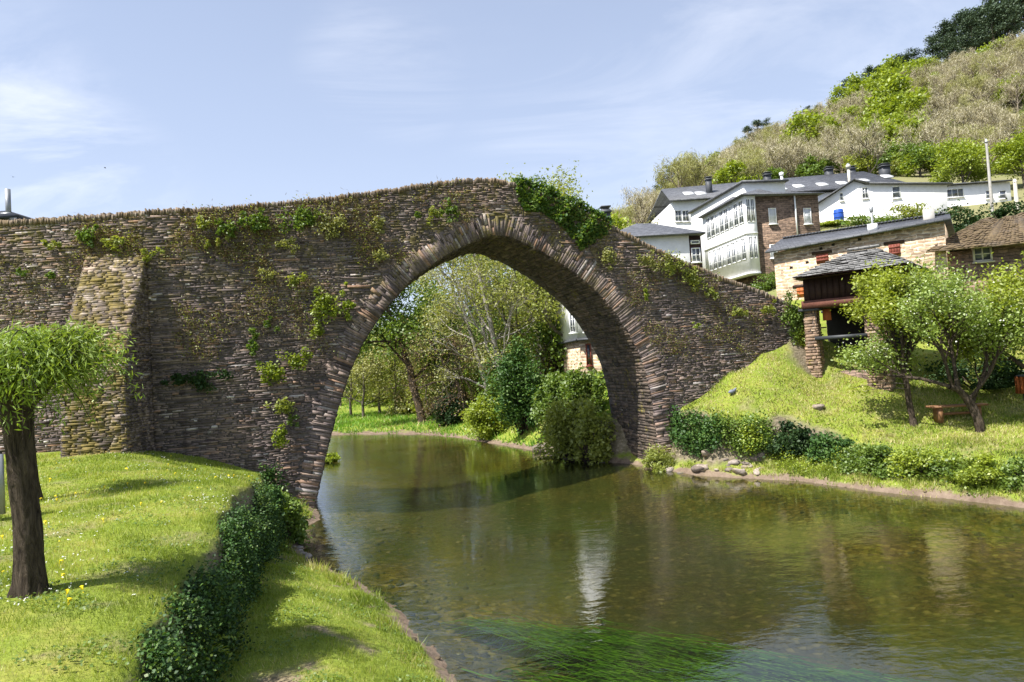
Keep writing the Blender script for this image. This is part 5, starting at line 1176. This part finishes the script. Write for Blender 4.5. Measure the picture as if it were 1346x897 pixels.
o = b.build('pigeon', M['pigeon_grey'], None, q, True); o.rotation_euler = (0, 0, .4); o.scale = (.95,) * 3; tag(o, 'grey pigeon standing on the grass slope below the bridge end', 'bird')
# rocks
def rock(px, py, Y, r, label, grp=None, seed=0, dz=0.0, mat='rock', name='rock'):
    rg = np.random.default_rng(seed); q = ground_hit(px, py, Y - 6); bm_v = []
    nu, nv = 12, 8; V = [];
    sc = r * np.array([rg.uniform(.9, 1.5), rg.uniform(.7, 1.1), rg.uniform(.4, .65)]); cuts = unit(rg.normal(size=(9, 3))); ph = rg.random((6, 3)) * 6
    for j in range(nv + 1):
        for i in range(nu):
            a, e = i / nu * 2 * math.pi, (j / nv - .5) * math.pi; d = np.array([math.cos(a) * math.cos(e), math.sin(a) * math.cos(e), math.sin(e)])
            k = 1 + .18 * math.sin(d[0] * 3 + ph[0, 0]) * math.cos(d[1] * 3.3 + ph[0, 1]) + .12 * math.sin(d[2] * 5 + ph[1, 0] + d[0] * 4) + .05 * rg.normal()
            m_ = max(cuts @ d); k = min(k, .80 / max(m_, .5)) if m_ > .8 else k
            V.append(d * k * sc)
    Q = [[j * nu + i, j * nu + (i + 1) % nu, (j + 1) * nu + (i + 1) % nu, (j + 1) * nu + i] for j in range(nv) for i in range(nu)]
    b = MB(); b.add(V, Q, v=rg.random()); o = b.build(name, M[mat], None, (q[0], q[1], q[2] + sc[2] * .25 + dz)); o.rotation_euler = (rg.normal(0, .2), rg.normal(0, .2), rg.random() * 6); tag(o, label, 'rock', grp)
rg = np.random.default_rng(9)
for i in range(26): rock(rg.uniform(880, 1010), rg.uniform(596, 624), rg.uniform(22.6, 23.9), rg.uniform(.08, .24), 'pale broken rock of the collapsed river wall under the ivy', 'rocks under the ivy on the right bank', i)
for i, (px, py, Y, r) in enumerate(((712, 592, 33, .5), (733, 598, 30.6, .45), (752, 605, 29, .5), (775, 611, 27.8, .35), (790, 614, 27, .4), (722, 592, 32, .3))): rock(px, py, Y, r, 'pale rock at the waterline under the bushes inside the arch', 'rocks at the water inside the arch', 50 + i)
rock(1075, 537, 23.6, .26, 'brown earthy stone lying on the grass slope', None, 70)
for i in range(16): rock(rg.uniform(385, 425), rg.uniform(690, 735), rg.uniform(16.8, 19.6), rg.uniform(.05, .16), 'small brown stone on the muddy inlet shore', 'stones on the inlet shore', 80 + i)

# ------------------------------------------------------------------ village greenery
shrub('garden_shrub', 1012, 380, -30, 3.2, 1.7, 'dark green bush between the stone wing and the end of the barn', 'leaf_green', 2600, .16, .1, 'shrub', 'plants in the village gardens', dz=-.2)
shrub('evergreen_hedge', 1262, 318, 46, 4.6, 3.0, 'dark evergreen hedge behind the right end of the barn', 'leaf_dark', 5200, .22, .14, 'hedge', 'dark hedges above the mossy roof')
shrub('evergreen_hedge', 1330, 308, 48, 6.0, 3.0, 'dark evergreen hedge above the mossy roof', 'leaf_dark', 5600, .22, .14, 'hedge', 'dark hedges above the mossy roof')
VG = 'plants in the village gardens'
for px, py, Y, w_, h_, lab, mt in ((1082, 288, 64, 2.2, 2.4, 'fig-like shrub left of the blue barrel', 'leaf_green'), (1092, 297, 62, 3.0, .5, 'row of leafy vegetables below the blue barrel', 'leaf_bright'), (1140, 297, 60, 5, 1.0, 'low green vegetables under the white house', 'leaf_green'), (1196, 292, 62, 5, 1.8, 'yellow-green bushes below the right window of the white house', 'leaf_yellow'), (1225, 282, 64, 3.4, 1.8, 'olive bushes beside the dark hedge', 'leaf_pale'), (1168, 288, 66, 3, 1.2, 'pale blossoming bushes against the white house', 'leaf_bud'), (1070, 322, 52, 3, 1.2, 'green weeds right of the stone wing', 'leaf_bright')):
    shrub('garden_shrub', px, py, -52, w_, h_, lab, mt, 1300, .24, .15, 'shrub', VG)
def crown_tree(name, px, py, Y, h, w, label, leaf, n, seed, group, L=.3, W=.2, bm='bark_grey', dz=0):
    def sk(rng, tips, tubes):
        P = np.c_[rng.normal(0, .05, 7).cumsum(), rng.normal(0, .05, 7).cumsum(), np.linspace(-.3, h * .8, 7)]; tubes.append((P, np.linspace(.03 * h, .008 * h, 7), 7))
        for j in range(10):
            t = .3 + .7 * j / 10; q = P[min(6, int(t * 6))]; a = j * 2.4
            grow(rng, q, (math.cos(a), math.sin(a), .5), w * .36 * (1.15 - .5 * t), .01 * h, 2, (4, 3), .6, .3, tips, tubes, 5)
    return plant_tree(name, ground_at(px, py, Y), label, 'tree', seed, sk, bm, leaf, n, (.055 * w + .1, L, W), group)
VT = 'trees among the village houses'
crown_tree('garden_tree', 1268, 262, 82, 7.2, 8.2, 'bright green tree behind the tall concrete pole', 'leaf_bright', 9000, 91, VT)
crown_tree('garden_tree', 1350, 262, 84, 6.5, 7, 'bright green tree at the right edge above the poles', 'leaf_bright', 7000, 92, VT)
crown_tree('garden_tree', 1212, 250, 98, 4.5, 6, 'grey-green rounded tree behind the roof of the white house', 'leaf_green', 4500, 93, VT)
crown_tree('garden_tree', 850, 330, 60, 8.6, 6.5, 'pale yellowish half bare tree left of the galleried house', 'leaf_bud', 4200, 94, VT, .22, .13)
crown_tree('garden_tree', 880, 322, 57, 6.2, 2.4, 'narrow dark green tree left of the galleried house', 'leaf_green', 3000, 95, VT, .22, .14)
# ------------------------------------------------------------------ hillside wood: prototypes copied as individuals
def proto_bare(seed, leaf, n, h):
    rng = np.random.default_rng(seed); tips, tubes = [], []
    P = np.c_[rng.normal(0, .1, 6).cumsum(), rng.normal(0, .1, 6).cumsum(), np.linspace(-.5, h * .62, 6)]; tubes.append((P, np.linspace(.16, .06, 6), 5))
    for j in range(9):
        t = .3 + .7 * j / 9; q = P[min(5, int(t * 5))]; a = j * 2.4; grow(rng, q, (math.cos(a), math.sin(a), .9), h * .36 * (1.1 - .3 * t), .085, 3, (4, 4, 3), .5, .5, tips, tubes, 4, .66)
    tp_ = np.array(tips); k_ = rng.integers(0, len(tp_), n); dr = rng.normal(0, .45, (n, 3)); dr[:, 2] = 1; A_ = np.clip(rng.normal(0, .28, len(tp_))[k_] + .5 + rng.normal(0, .15, n), 0, 1)
    V, F, a = leaf_arrays(tp_[k_] + rng.normal(0, h * .04, (n, 3)), .62, .055, A_, rng, .1, dr); return tubes_mesh('trunk', tubes, M['bark_grey' if seed % 2 else 'bark_twig']), mesh_of('crown', V, F, M[leaf], a), h
def proto_green(seed, leaf, n, h, w):
    rng = np.random.default_rng(seed); tips, tubes = [], []
    P = np.c_[np.zeros(6), np.zeros(6), np.linspace(-.5, h * .8, 6)]; tubes.append((P, np.linspace(.18, .05, 6), 5))
    for j in range(11):
        t = .2 + .8 * j / 11; q = P[min(5, int(t * 5))]; a = j * 2.4; grow(rng, q, (math.cos(a), math.sin(a), .4), w * .36 * (1.15 - .5 * t), .05, 2, (4, 3), .6, .25, tips, tubes, 4)
    V, F, a = crown_leaves(tips, rng, n, w * .07, .5, .34, .8, .3); return tubes_mesh('trunk', tubes, M['bark_dark']), mesh_of('crown', V, F, M[leaf], a), h
def proto_pine(seed, n, h, w):
    rng = np.random.default_rng(seed); tubes = []; P = np.c_[rng.normal(0, .08, 8).cumsum(), rng.normal(0, .08, 8).cumsum(), np.linspace(-.5, h, 8)]; tubes.append((P, np.linspace(.22, .05, 8), 6)); C = []
    for j in range(26):
        t = .38 + .62 * rng.random(); a = j * 2.4; r_ = w * .5 * (1.1 - t) ** .55 * rng.uniform(.6, 1.1); q = np.array([np.interp(t * 7, range(8), P[:, i]) for i in range(3)]); e = q + np.array([math.cos(a) * r_, math.sin(a) * r_, .12 * h * rng.random()])
        tubes.append((np.array([q, (q + e) / 2 + [0, 0, -.1], e]), np.array([.06, .04, .02]), 4)); m = n // 26; C.append(e + (q - e) * rng.random((m, 1)) * .35 + rng.normal(0, 1, (m, 3)) * [.55, .55, .28])
    C = np.concatenate(C); V, F, a = leaf_arrays(C, .5, .2, np.clip(rng.normal(.5, .25, len(C)), 0, 1), rng, .4); return tubes_mesh('trunk', tubes, M['bark_dark']), mesh_of('crown', V, F, M['leaf_pine'], a), h
PB = [proto_bare(200 + i, 'leaf_bare', 1700, 7.5) for i in range(4)]; PBD = [proto_bare(210 + i, 'leaf_bud', 1900, 7) for i in range(3)]
PG = [proto_green(220 + i, 'leaf_bright', 2600, 7, 7) for i in range(3)]; PD = [proto_green(230, 'leaf_green', 2600, 6.5, 6.5), proto_green(231, 'leaf_yellow', 2600, 6, 6)]; PP = [proto_pine(240 + i, 2600, 12, 6.5) for i in range(3)]
hr = np.random.default_rng(77)
def far_tree(pr, x, y, sc, name, label, group, dz=0.0):
    o = empty(name, (x, y, gz(x, y) - .2 + dz), hr.random() * 6.28); o.scale = (sc * hr.uniform(.9, 1.15), sc * hr.uniform(.9, 1.15), sc); tag(o, label, 'tree', group)
    put('trunk', pr[0], o); put('crown', pr[1], o)
BARE = ('bare_tree', 'bare grey-brown tree in the wood on the hillside', 'bare trees on the hillside'); BUD = ('budding_tree', 'pale budding tree in the wood on the hillside', 'budding trees on the hillside')
GRN = ('green_tree', 'vivid green leafy tree standing out in the bare hillside wood', 'bright green trees on the hillside'); PIN = ('pine_tree', 'dark pine standing on the crest of the wooded hill', 'pines on the hill crest')
cells = []
for Y in np.arange(102, 228, 6.2):
    for px in np.arange(800, 1375, 6200 / Y * .86): cells.append((px + hr.normal(0, 14), Y + hr.normal(0, 2.2)))
nb = 0
for px, Y in cells:
    q = at_y(px, 200, Y); z = gz(q[0], q[1])
    if Y > 216: pr, t = (PB[hr.integers(4)], BARE) if hr.random() < .6 else (PBD[hr.integers(3)], BUD)
    elif px < 900 and hr.random() < .5: pr, t = PBD[hr.integers(3)], BUD
    else: pr, t = (PB[hr.integers(4)], BARE) if hr.random() < .62 else (PBD[hr.integers(3)], BUD)
    far_tree(pr, q[0], q[1], hr.uniform(.85, 1.3), t[0], t[1], t[2]); nb += 1
def far_px(pr, px, pbase, Y, sc, t): q = at_y(px, pbase, Y); far_tree(pr, q[0], q[1], sc, *t)
for px, Y, sc in ((1062, 150, 1.0), (1078, 158, .9), (1060, 165, .8), (1118, 205, 1.0), (1135, 207, 1.1), (1150, 205, .9), (1168, 198, 1.1), (1182, 200, 1.2), (1196, 205, 1.1), (1178, 185, 1.0), (1160, 180, .9), (1185, 150, 1.2), (1175, 145, 1.0), (1196, 142, .9), (1215, 210, 1.0), (1228, 208, .9), (940, 200, .8), (925, 190, .8), (1120, 165, .7), (905, 170, .7), (1320, 190, .8), (1160, 130, .8), (1290, 215, .7)): far_px(PG[hr.integers(3)], px, 200, Y - 4, sc * 1.55, GRN)
for px, Y, sc in ((1240, 214, 1.0), (1255, 210, 1.1), (1268, 212, 1.15), (1282, 208, 1.2), (1297, 212, 1.2), (1312, 208, 1.2), (1330, 210, 1.4), (1346, 206, 1.7), (1362, 205, 1.7), (1290, 200, 1.0), (1262, 200, .9), (1322, 198, 1.1), (1340, 196, 1.1), (1190, 214, .8), (1178, 216, .8), (1120, 218, .75), (1132, 220, .7), (1150, 219, .8), (1165, 218, .75), (1065, 222, .6), (1078, 223, .55), (985, 219, .6), (998, 221, .65), (1010, 220, .6), (970, 222, .5), (890, 218, .7), (878, 220, .7), (865, 220, .7), (902, 219, .65), (1200, 216, .8), (1212, 216, .85)): far_px(PP[hr.integers(3)], px, 200, Y, sc * 1.35, PIN)
for px, Y, sc in ((1185, 120, .9), (1195, 126, .9), (1172, 135, .8), (1205, 118, .7), (1150, 150, .6), (1040, 130, .6), (1010, 150, .55), (960, 150, .6), (1335, 140, .8), (1310, 165, .7), (1240, 175, .7), (1275, 190, .8)): far_px(PG[hr.integers(3)], px, 200, Y, sc * 1.3, GRN)
for i in range(46):
    px, Y = hr.uniform(900, 1360), hr.uniform(97, 135); far_px(PD[hr.integers(2)] if i % 3 else PG[0], px, 200, Y, hr.uniform(.4, .8), ('hill_bush', 'green bush at the lower edge of the hillside wood', 'bushes at the foot of the wood'))
FW_ = ('backdrop_tree', 'soft far tree in the wood behind the meadow', 'far trees behind the meadow')
for px in np.arange(425, 830, 13):
    for Y in (78, 98):
        if 612 < px < 634 or px < 512: continue
        far_px([PB[0], PBD[0], PBD[1], PD[0], PD[1], PG[0]][hr.integers(6)], px + hr.normal(0, 5), 500, Y + hr.normal(0, 5), hr.uniform(.7, 1.1), FW_)
# ------------------------------------------------------------------ grass, flowers, river weed
def blades(n, xr, yr, ok, hgt, wid, rng, dry0=.10, smax=1.15):
    P = np.c_[rng.uniform(*xr, n), rng.uniform(*yr, n)]; P = P[ok(P, rng)]
    Z = ground_z(P); sl_ = np.hypot(ground_z(P + [.15, 0]) - Z, ground_z(P + [0, .15]) - Z) / .15; C = np.c_[P, Z]; C = C[(Z > .09 + .08 * np.sin(P[:, 0] * 3.1 + P[:, 1] * 1.9) + rng.normal(0, .02, len(P))) & (sl_ < smax)]; k = len(C); dist = np.hypot(C[:, 0], C[:, 1])
    nz = .5 + .5 * np.sin(C[:, 0] * 2.1 + 1.7 * np.sin(C[:, 1] * 1.3)) * np.sin(C[:, 1] * 1.9 + C[:, 0] * .7); nz2 = np.sin(C[:, 0] * 5.3 + 2 * np.sin(C[:, 1] * 4.1)) * np.sin(C[:, 1] * 6.1)
    h = hgt * rng.uniform(.5, 1.4, k) * (.5 + .75 * nz + .6 * np.maximum(nz2, 0) ** 2); w = wid * np.clip(dist / 9, .8, 3) * rng.uniform(.7, 1.3, k); a = rng.random(k) * 6.283; e = np.c_[np.cos(a), np.sin(a), 0 * a]; ln = rng.normal(size=(k, 2)) * .45
    T = C + np.c_[ln * h[:, None], h]; V = np.stack([C - e * w[:, None] / 2 - [0, 0, .01], C + e * w[:, None] / 2 - [0, 0, .01], T], 1).reshape(-1, 3)
    nz3 = np.sin(C[:, 0] * 1.1 + 2.2 * np.sin(C[:, 1] * .8 + 1)) * np.sin(C[:, 1] * 1.3 - C[:, 0] * .5); dry = rng.random(k) < np.clip(dry0 + .45 * (.5 - nz) + .3 * nz3 + .1 * nz2, .03, .85); return V, np.arange(3 * k).reshape(-1, 3), np.repeat(np.clip(rng.normal(.5, .25, k) - .5 * (nz - .5) + .34 * nz3 + .2 * nz2, 0, 1), 3), dry
def put_blades(name, data, fresh='grass_blade'):
    V, F, a, dry = data
    for nm, m_, mt in ((name, ~dry, fresh), (name + '_straw', dry, 'grass_dry')):
        k = int(m_.sum()); v = V.reshape(-1, 3, 3)[m_].reshape(-1, 3); tag(put(nm, mesh_of(nm, v, np.arange(3 * k).reshape(-1, 3), M[mt], a.reshape(-1, 3)[m_].ravel())), kind='stuff')
def left_ok(P, rng):
    d = np.hypot(P[:, 0], P[:, 1]); ang = P[:, 0] / np.maximum(P[:, 1], .1); tp = at_z(30, 783, 2.03)
    thin = rng.random(len(P)) > worn(P) * .97
    return thin & ((P - BR.O) @ BR.n < -.02) & ((P - LW.O) @ LW.n < .3) & (ang > -.84) & (ang < .12) & (rng.random(len(P)) < np.clip(9 / d, .12, 1) ** 1.3) & (np.hypot(P[:, 0] - tp[0], P[:, 1] - tp[1]) > .17)
gr = np.random.default_rng(55)
put_blades('lawn_grass', blades(620000, (-17, .2), (3.5, 22.5), left_ok, .055, .0075, gr, .10, 2.6))
def right_ok(P, rng): return (rng.random(len(P)) > worn(P) * .9) & ((P - BR.O) @ BR.n < -.1) & (P[:, 0] / P[:, 1] < .83) & (P[:, 0] > 4)
put_blades('bank_grass', blades(150000, (4.5, 23), (15, 32), right_ok, .08, .012, gr, .58))
def edge_ok(P, rng):
    dw, _ = seg_dist(P, RIVER); nzr = np.sin(P[:, 0] * 3.3 + P[:, 1] * 1.7) * np.sin(P[:, 1] * 4.1 - P[:, 0] * 2)
    return (dw < .75) & (nzr > -.1) & ((P - BR.O) @ BR.n < -.3) & ~inside(P, RIVER)
put_blades('shore_grass', blades(260000, (-7, 15), (7.5, 25.5), edge_ok, .15, .012, gr, .2))
def far_ok(P, rng): return ((P - BR.O) @ BR.n > 4) & (P[:, 0] / P[:, 1] > -.33) & (P[:, 0] / P[:, 1] < .2)
put_blades('meadow_grass', blades(70000, (-22, 12), (30, 78), far_ok, .20, .03, gr, .02), 'grass_meadow')
P = np.c_[gr.uniform(-15, -.3, 90000), gr.uniform(4, 20, 90000)]; nzc = np.sin(P[:, 0] * 2.7 + 1.9 * np.sin(P[:, 1] * 1.7)) * np.sin(P[:, 1] * 2.9 + .8 * P[:, 0]); P = P[left_ok(P, gr) & (nzc > .25)]; Z = ground_z(P); P = P[Z > .15]; C = np.c_[P, Z[Z > .15] + gr.uniform(.02, .055, len(P))]
V, F, a = leaf_arrays(C, .035, .03, np.clip(gr.normal(.45, .2, len(C)), 0, 1), gr, 1.2); tag(put('lawn_clover', mesh_of('lawn_clover', V, F, M['leaf_green'], a)), kind='stuff')
def flowers(name, n, size, mat, mask, L):
    P = np.c_[gr.uniform(-16, -2.5, n * 6), gr.uniform(5, 21, n * 6)]; ok = left_ok(P, gr); dt, sg = seg_dist(P, TERR, False); nz = np.sin(P[:, 0] * 1.7 + 1) * np.sin(P[:, 1] * 1.4) + .6 * np.sin(P[:, 0] * 4.3) * np.sin(P[:, 1] * 3.7); ok &= (dt * sg > .15) & (nz > mask); ok &= P[:, 1] > 6.5; P = P[ok][:n]; return np.c_[P, ground_z(P) + L]
C = flowers('d', 1400, .03, None, .25, .06); C = np.repeat(C, 3, 0) + gr.normal(0, .006, (len(C) * 3, 3)); V, F, a = leaf_arrays(C, .019, .016, gr.random(len(C)), gr, 2.5); tag(put('lawn_daisies', mesh_of('lawn_daisies', V, F, M['petal_white'], a)), kind='stuff')
C = flowers('y', 75, .05, None, -.2, .07); ring = np.array([(math.cos(i * .785), math.sin(i * .785), .15) for i in range(8)]); V = np.concatenate([[(0, 0, .012)], ring * .02, [(0, 0, -.07)]]); dm = mesh_of('dandelion', V, [np.array([(0, 1 + i, 1 + (i + 1) % 8) for i in range(8)] + [(9, 1 + (i + 1) % 8, 1 + i) for i in (0, 4)])], M['petal_yellow'], np.full(10, .5))
for c in C: o = put('dandelion', dm, None, c); o.rotation_euler = (gr.normal(0, .25), gr.normal(0, .25), gr.random() * 6); o.scale = (gr.uniform(.8, 1.3),) * 3; tag(o, 'yellow dandelion head open in the lawn grass', 'flower', 'dandelions in the lawn')
# streaming weed under the water
wr = np.random.default_rng(66); b = MB(); VV = []; FF = []; AA = []; nn = 0; fl = unit(np.array([.80, -.60]))
for px, py, rx, ry, m in ((620, 812, .6, .22, 130), (690, 826, .8, .3, 420), (760, 836, 1.0, .45, 900), (850, 846, 1.0, .4, 900), (940, 858, .9, .3, 620), (1010, 880, 1.0, .3, 520), (1120, 890, .9, .3, 420), (700, 890, .6, .25, 260), (820, 888, 1.0, .3, 620), (1080, 905, 1.4, .4, 420), (930, 905, 1.2, .3, 520)):
    c = at_z(px, py, 0)[:2]
    for _ in range(int(m * .62)):
        q = c + fl * wr.normal() * rx * .6 + np.array([-fl[1], fl[0]]) * wr.normal() * ry * .6; L_ = wr.uniform(.5, 1.4); t = np.linspace(0, 1, 7); sd = np.array([-fl[1], fl[0]]); wv = .05 * np.sin(t * 7 + wr.random() * 6) * t
        P = q + fl * L_ * t[:, None] + sd * wv[:, None]; zb_ = max(gz(*q), -.6); z = zb_ + (min(-.025, -.04 + wr.normal() * .02) - zb_) * np.minimum(1, t * 2.2) ; wd = .019 * (1 - .75 * t)
        Vl = np.c_[P - sd * wd[:, None], z]; Vr = np.c_[P + sd * wd[:, None], z]; V = np.concatenate([Vl, Vr]); i = np.arange(6); FF.append(np.stack([i, i + 1, i + 8, i + 7], 1) + nn); VV.append(V); AA.append(np.full(14, np.clip(wr.normal(.5, .25), 0, 1))); nn += 14
tag(put('river_weed', mesh_of('river_weed', np.concatenate(VV), np.concatenate(FF), M['water_weed'], np.concatenate(AA))), kind='stuff')
# cobbles on the shallow bed
VV = []; nn = 0; FF = []; AA = []; ico = np.array([(math.cos(a) * math.cos(e), math.sin(a) * math.cos(e), math.sin(e)) for e in (-.5, .15, .75) for a in np.arange(6) * 1.047 + e] + [(0, 0, .95)]); IQ = np.array([[j * 6 + i, j * 6 + (i + 1) % 6, (j + 1) * 6 + (i + 1) % 6, (j + 1) * 6 + i] for j in range(2) for i in range(6)] + [[12 + i, 12 + (i + 1) % 6, 18, 18] for i in range(6)])
P = np.c_[wr.uniform(-6, 14, 9000), wr.uniform(7.5, 24, 9000)]; Z = ground_z(P); dw, _ = seg_dist(P, RIVER); keep = (Z < np.where(wr.random(9000) < .12, .12, -.04)) & (wr.random(9000) < np.exp(-dw / 1.2)) & ((P - BR.O) @ BR.n < -.1); P = P[keep]; Z = Z[keep]
for p, z in zip(P, Z):
    s_ = min(wr.lognormal(-3.1, .45), .12); V = ico * (s_ * np.array([wr.uniform(.8, 1.4), wr.uniform(.8, 1.4), .6])) * (1 + wr.normal(0, .08, (19, 1))); VV.append(V + [p[0], p[1], z]); FF.append(IQ + nn); nn += 19; AA.append(np.full(19, wr.random()))
F = np.concatenate(FF); tri = F[:, 2] == F[:, 3]
tag(put('river_cobbles', mesh_of('river_cobbles', np.concatenate(VV), [F[~tri], F[tri][:, :3]], M['wet_stone'], np.concatenate(AA))), kind='stuff')

# ------------------------------------------------------------------ light, sky, camera
ALPHA = rad(17); EL = rad(56)
th = -e3(BR)[:2] * math.cos(ALPHA) + n3(BR)[:2] * math.sin(ALPHA)
from mathutils import Vector, Matrix
sd = Vector((th[0] * math.cos(EL), th[1] * math.cos(EL), math.sin(EL)))
sl = bpy.data.lights.new('sun', 'SUN'); sl.energy = 5.0; sl.angle = rad(.53); sl.color = (1, .965, .91); so_ = bpy.data.objects.new('sun', sl); COL.objects.link(so_); so_.rotation_euler = sd.to_track_quat('Z', 'Y').to_euler(); so_.location = (0, 0, 60)
wd = bpy.data.worlds.new('World'); SC.world = wd; wd.use_nodes = True; nt = wd.node_tree; nt.nodes.clear(); n = N(nt)
out = nt.nodes.new('ShaderNodeOutputWorld'); bg = n.n('Background'); bg.inputs[1].default_value = .096
sky = n.n('TexSky'); sky.sky_type = 'NISHITA'; sky.sun_disc = False; sky.sun_elevation = EL; sky.sun_rotation = math.atan2(th[0], th[1]); sky.altitude = 400; sky.air_density = 1.0; sky.dust_density = 1.6; sky.ozone_density = 2.0
tc = n.n('TexCoord'); gen = tc.outputs['Generated']; sx = n.n('SeparateXYZ'); n.l(gen, sx.inputs[0])
den = n.math('ADD', n.math('MAXIMUM', sx.outputs[2], 0.0), .12); cvx = n.n('CombineXYZ'); n.l(n.math('DIVIDE', sx.outputs[0], den), cvx.inputs[0]); n.l(n.math('DIVIDE', sx.outputs[1], den), cvx.inputs[1])
mp = n.n('Mapping'); mp.inputs['Rotation'].default_value = (0, 0, rad(35)); mp.inputs['Scale'].default_value = (.8, 1.5, 1); n.l(cvx.outputs[0], mp.inputs[0])
cz = n.noise(mp.outputs[0], 1.1, 9, .62, .9); cz2 = n.noise(cvx.outputs[0], .5, 4, .5, .3)
acc = None
for px, py, r_, amp in ((10, 228, 11, .8), (110, 252, 8, .5), (-160, 190, 16, .6), (1070, 45, 17, .5), (480, 82, 6, .45), (530, 104, 6, .45), (790, 190, 13, .35), (1000, 150, 13, .35)):
    d_ = unit(ray(px, py)); vm = n.n('VectorMath'); vm.operation = 'DOT_PRODUCT'; n.l(gen, vm.inputs[0]); vm.inputs[1].default_value = d_.tolist()
    mr = n.n('MapRange'); mr.interpolation_type = 'SMOOTHSTEP'; mr.inputs[1].default_value = math.cos(rad(r_)); mr.inputs[2].default_value = 1.0; mr.inputs[4].default_value = amp; n.l(vm.outputs['Value'], mr.inputs[0])
    acc = mr.outputs[0] if acc is None else n.math('MAXIMUM', acc, mr.outputs[0])
cl = n.math('ADD', n.math('MULTIPLY', n.ramp(cz, [(.46, 0.0), (.88, 1.0)]), acc), n.math('MULTIPLY', n.ramp(cz2, [(.45, .0), (.7, .12)]), n.ramp(cz, [(.4, 0.0), (.8, 1.0)])))
veil = n.ramp(sx.outputs[2], [(0, .75), (.3, .5), (.8, .24)])
c0 = n.mix(veil, sky.outputs[0], (4.7, 5.2, 6.5)); c1 = n.mix(n.math('MULTIPLY', cl, .7), c0, (9.0, 8.9, 9.0))
n.l(c1, bg.inputs[0]); n.l(bg.outputs[0], out.inputs[0])
cam = bpy.data.cameras.new('camera'); cam.sensor_width = 36; cam.lens = 36 * 897 / 1346; cam.clip_end = 2000; cam.clip_start = .1
co = bpy.data.objects.new('camera', cam); COL.objects.link(co)
m3 = Matrix(((CR[0], CU[0], -FW[0]), (CR[1], CU[1], -FW[1]), (CR[2], CU[2], -FW[2]))).to_4x4(); m3.translation = Vector(CAM); co.matrix_world = m3
SC.camera = co
vs_ = SC.view_settings; vs_.view_transform = 'Standard'; vs_.look = 'None'; vs_.exposure = .92; vs_.gamma = 1
SC.cycles.max_bounces = 8; SC.cycles.transparent_max_bounces = 12; SC.cycles.use_denoising = True
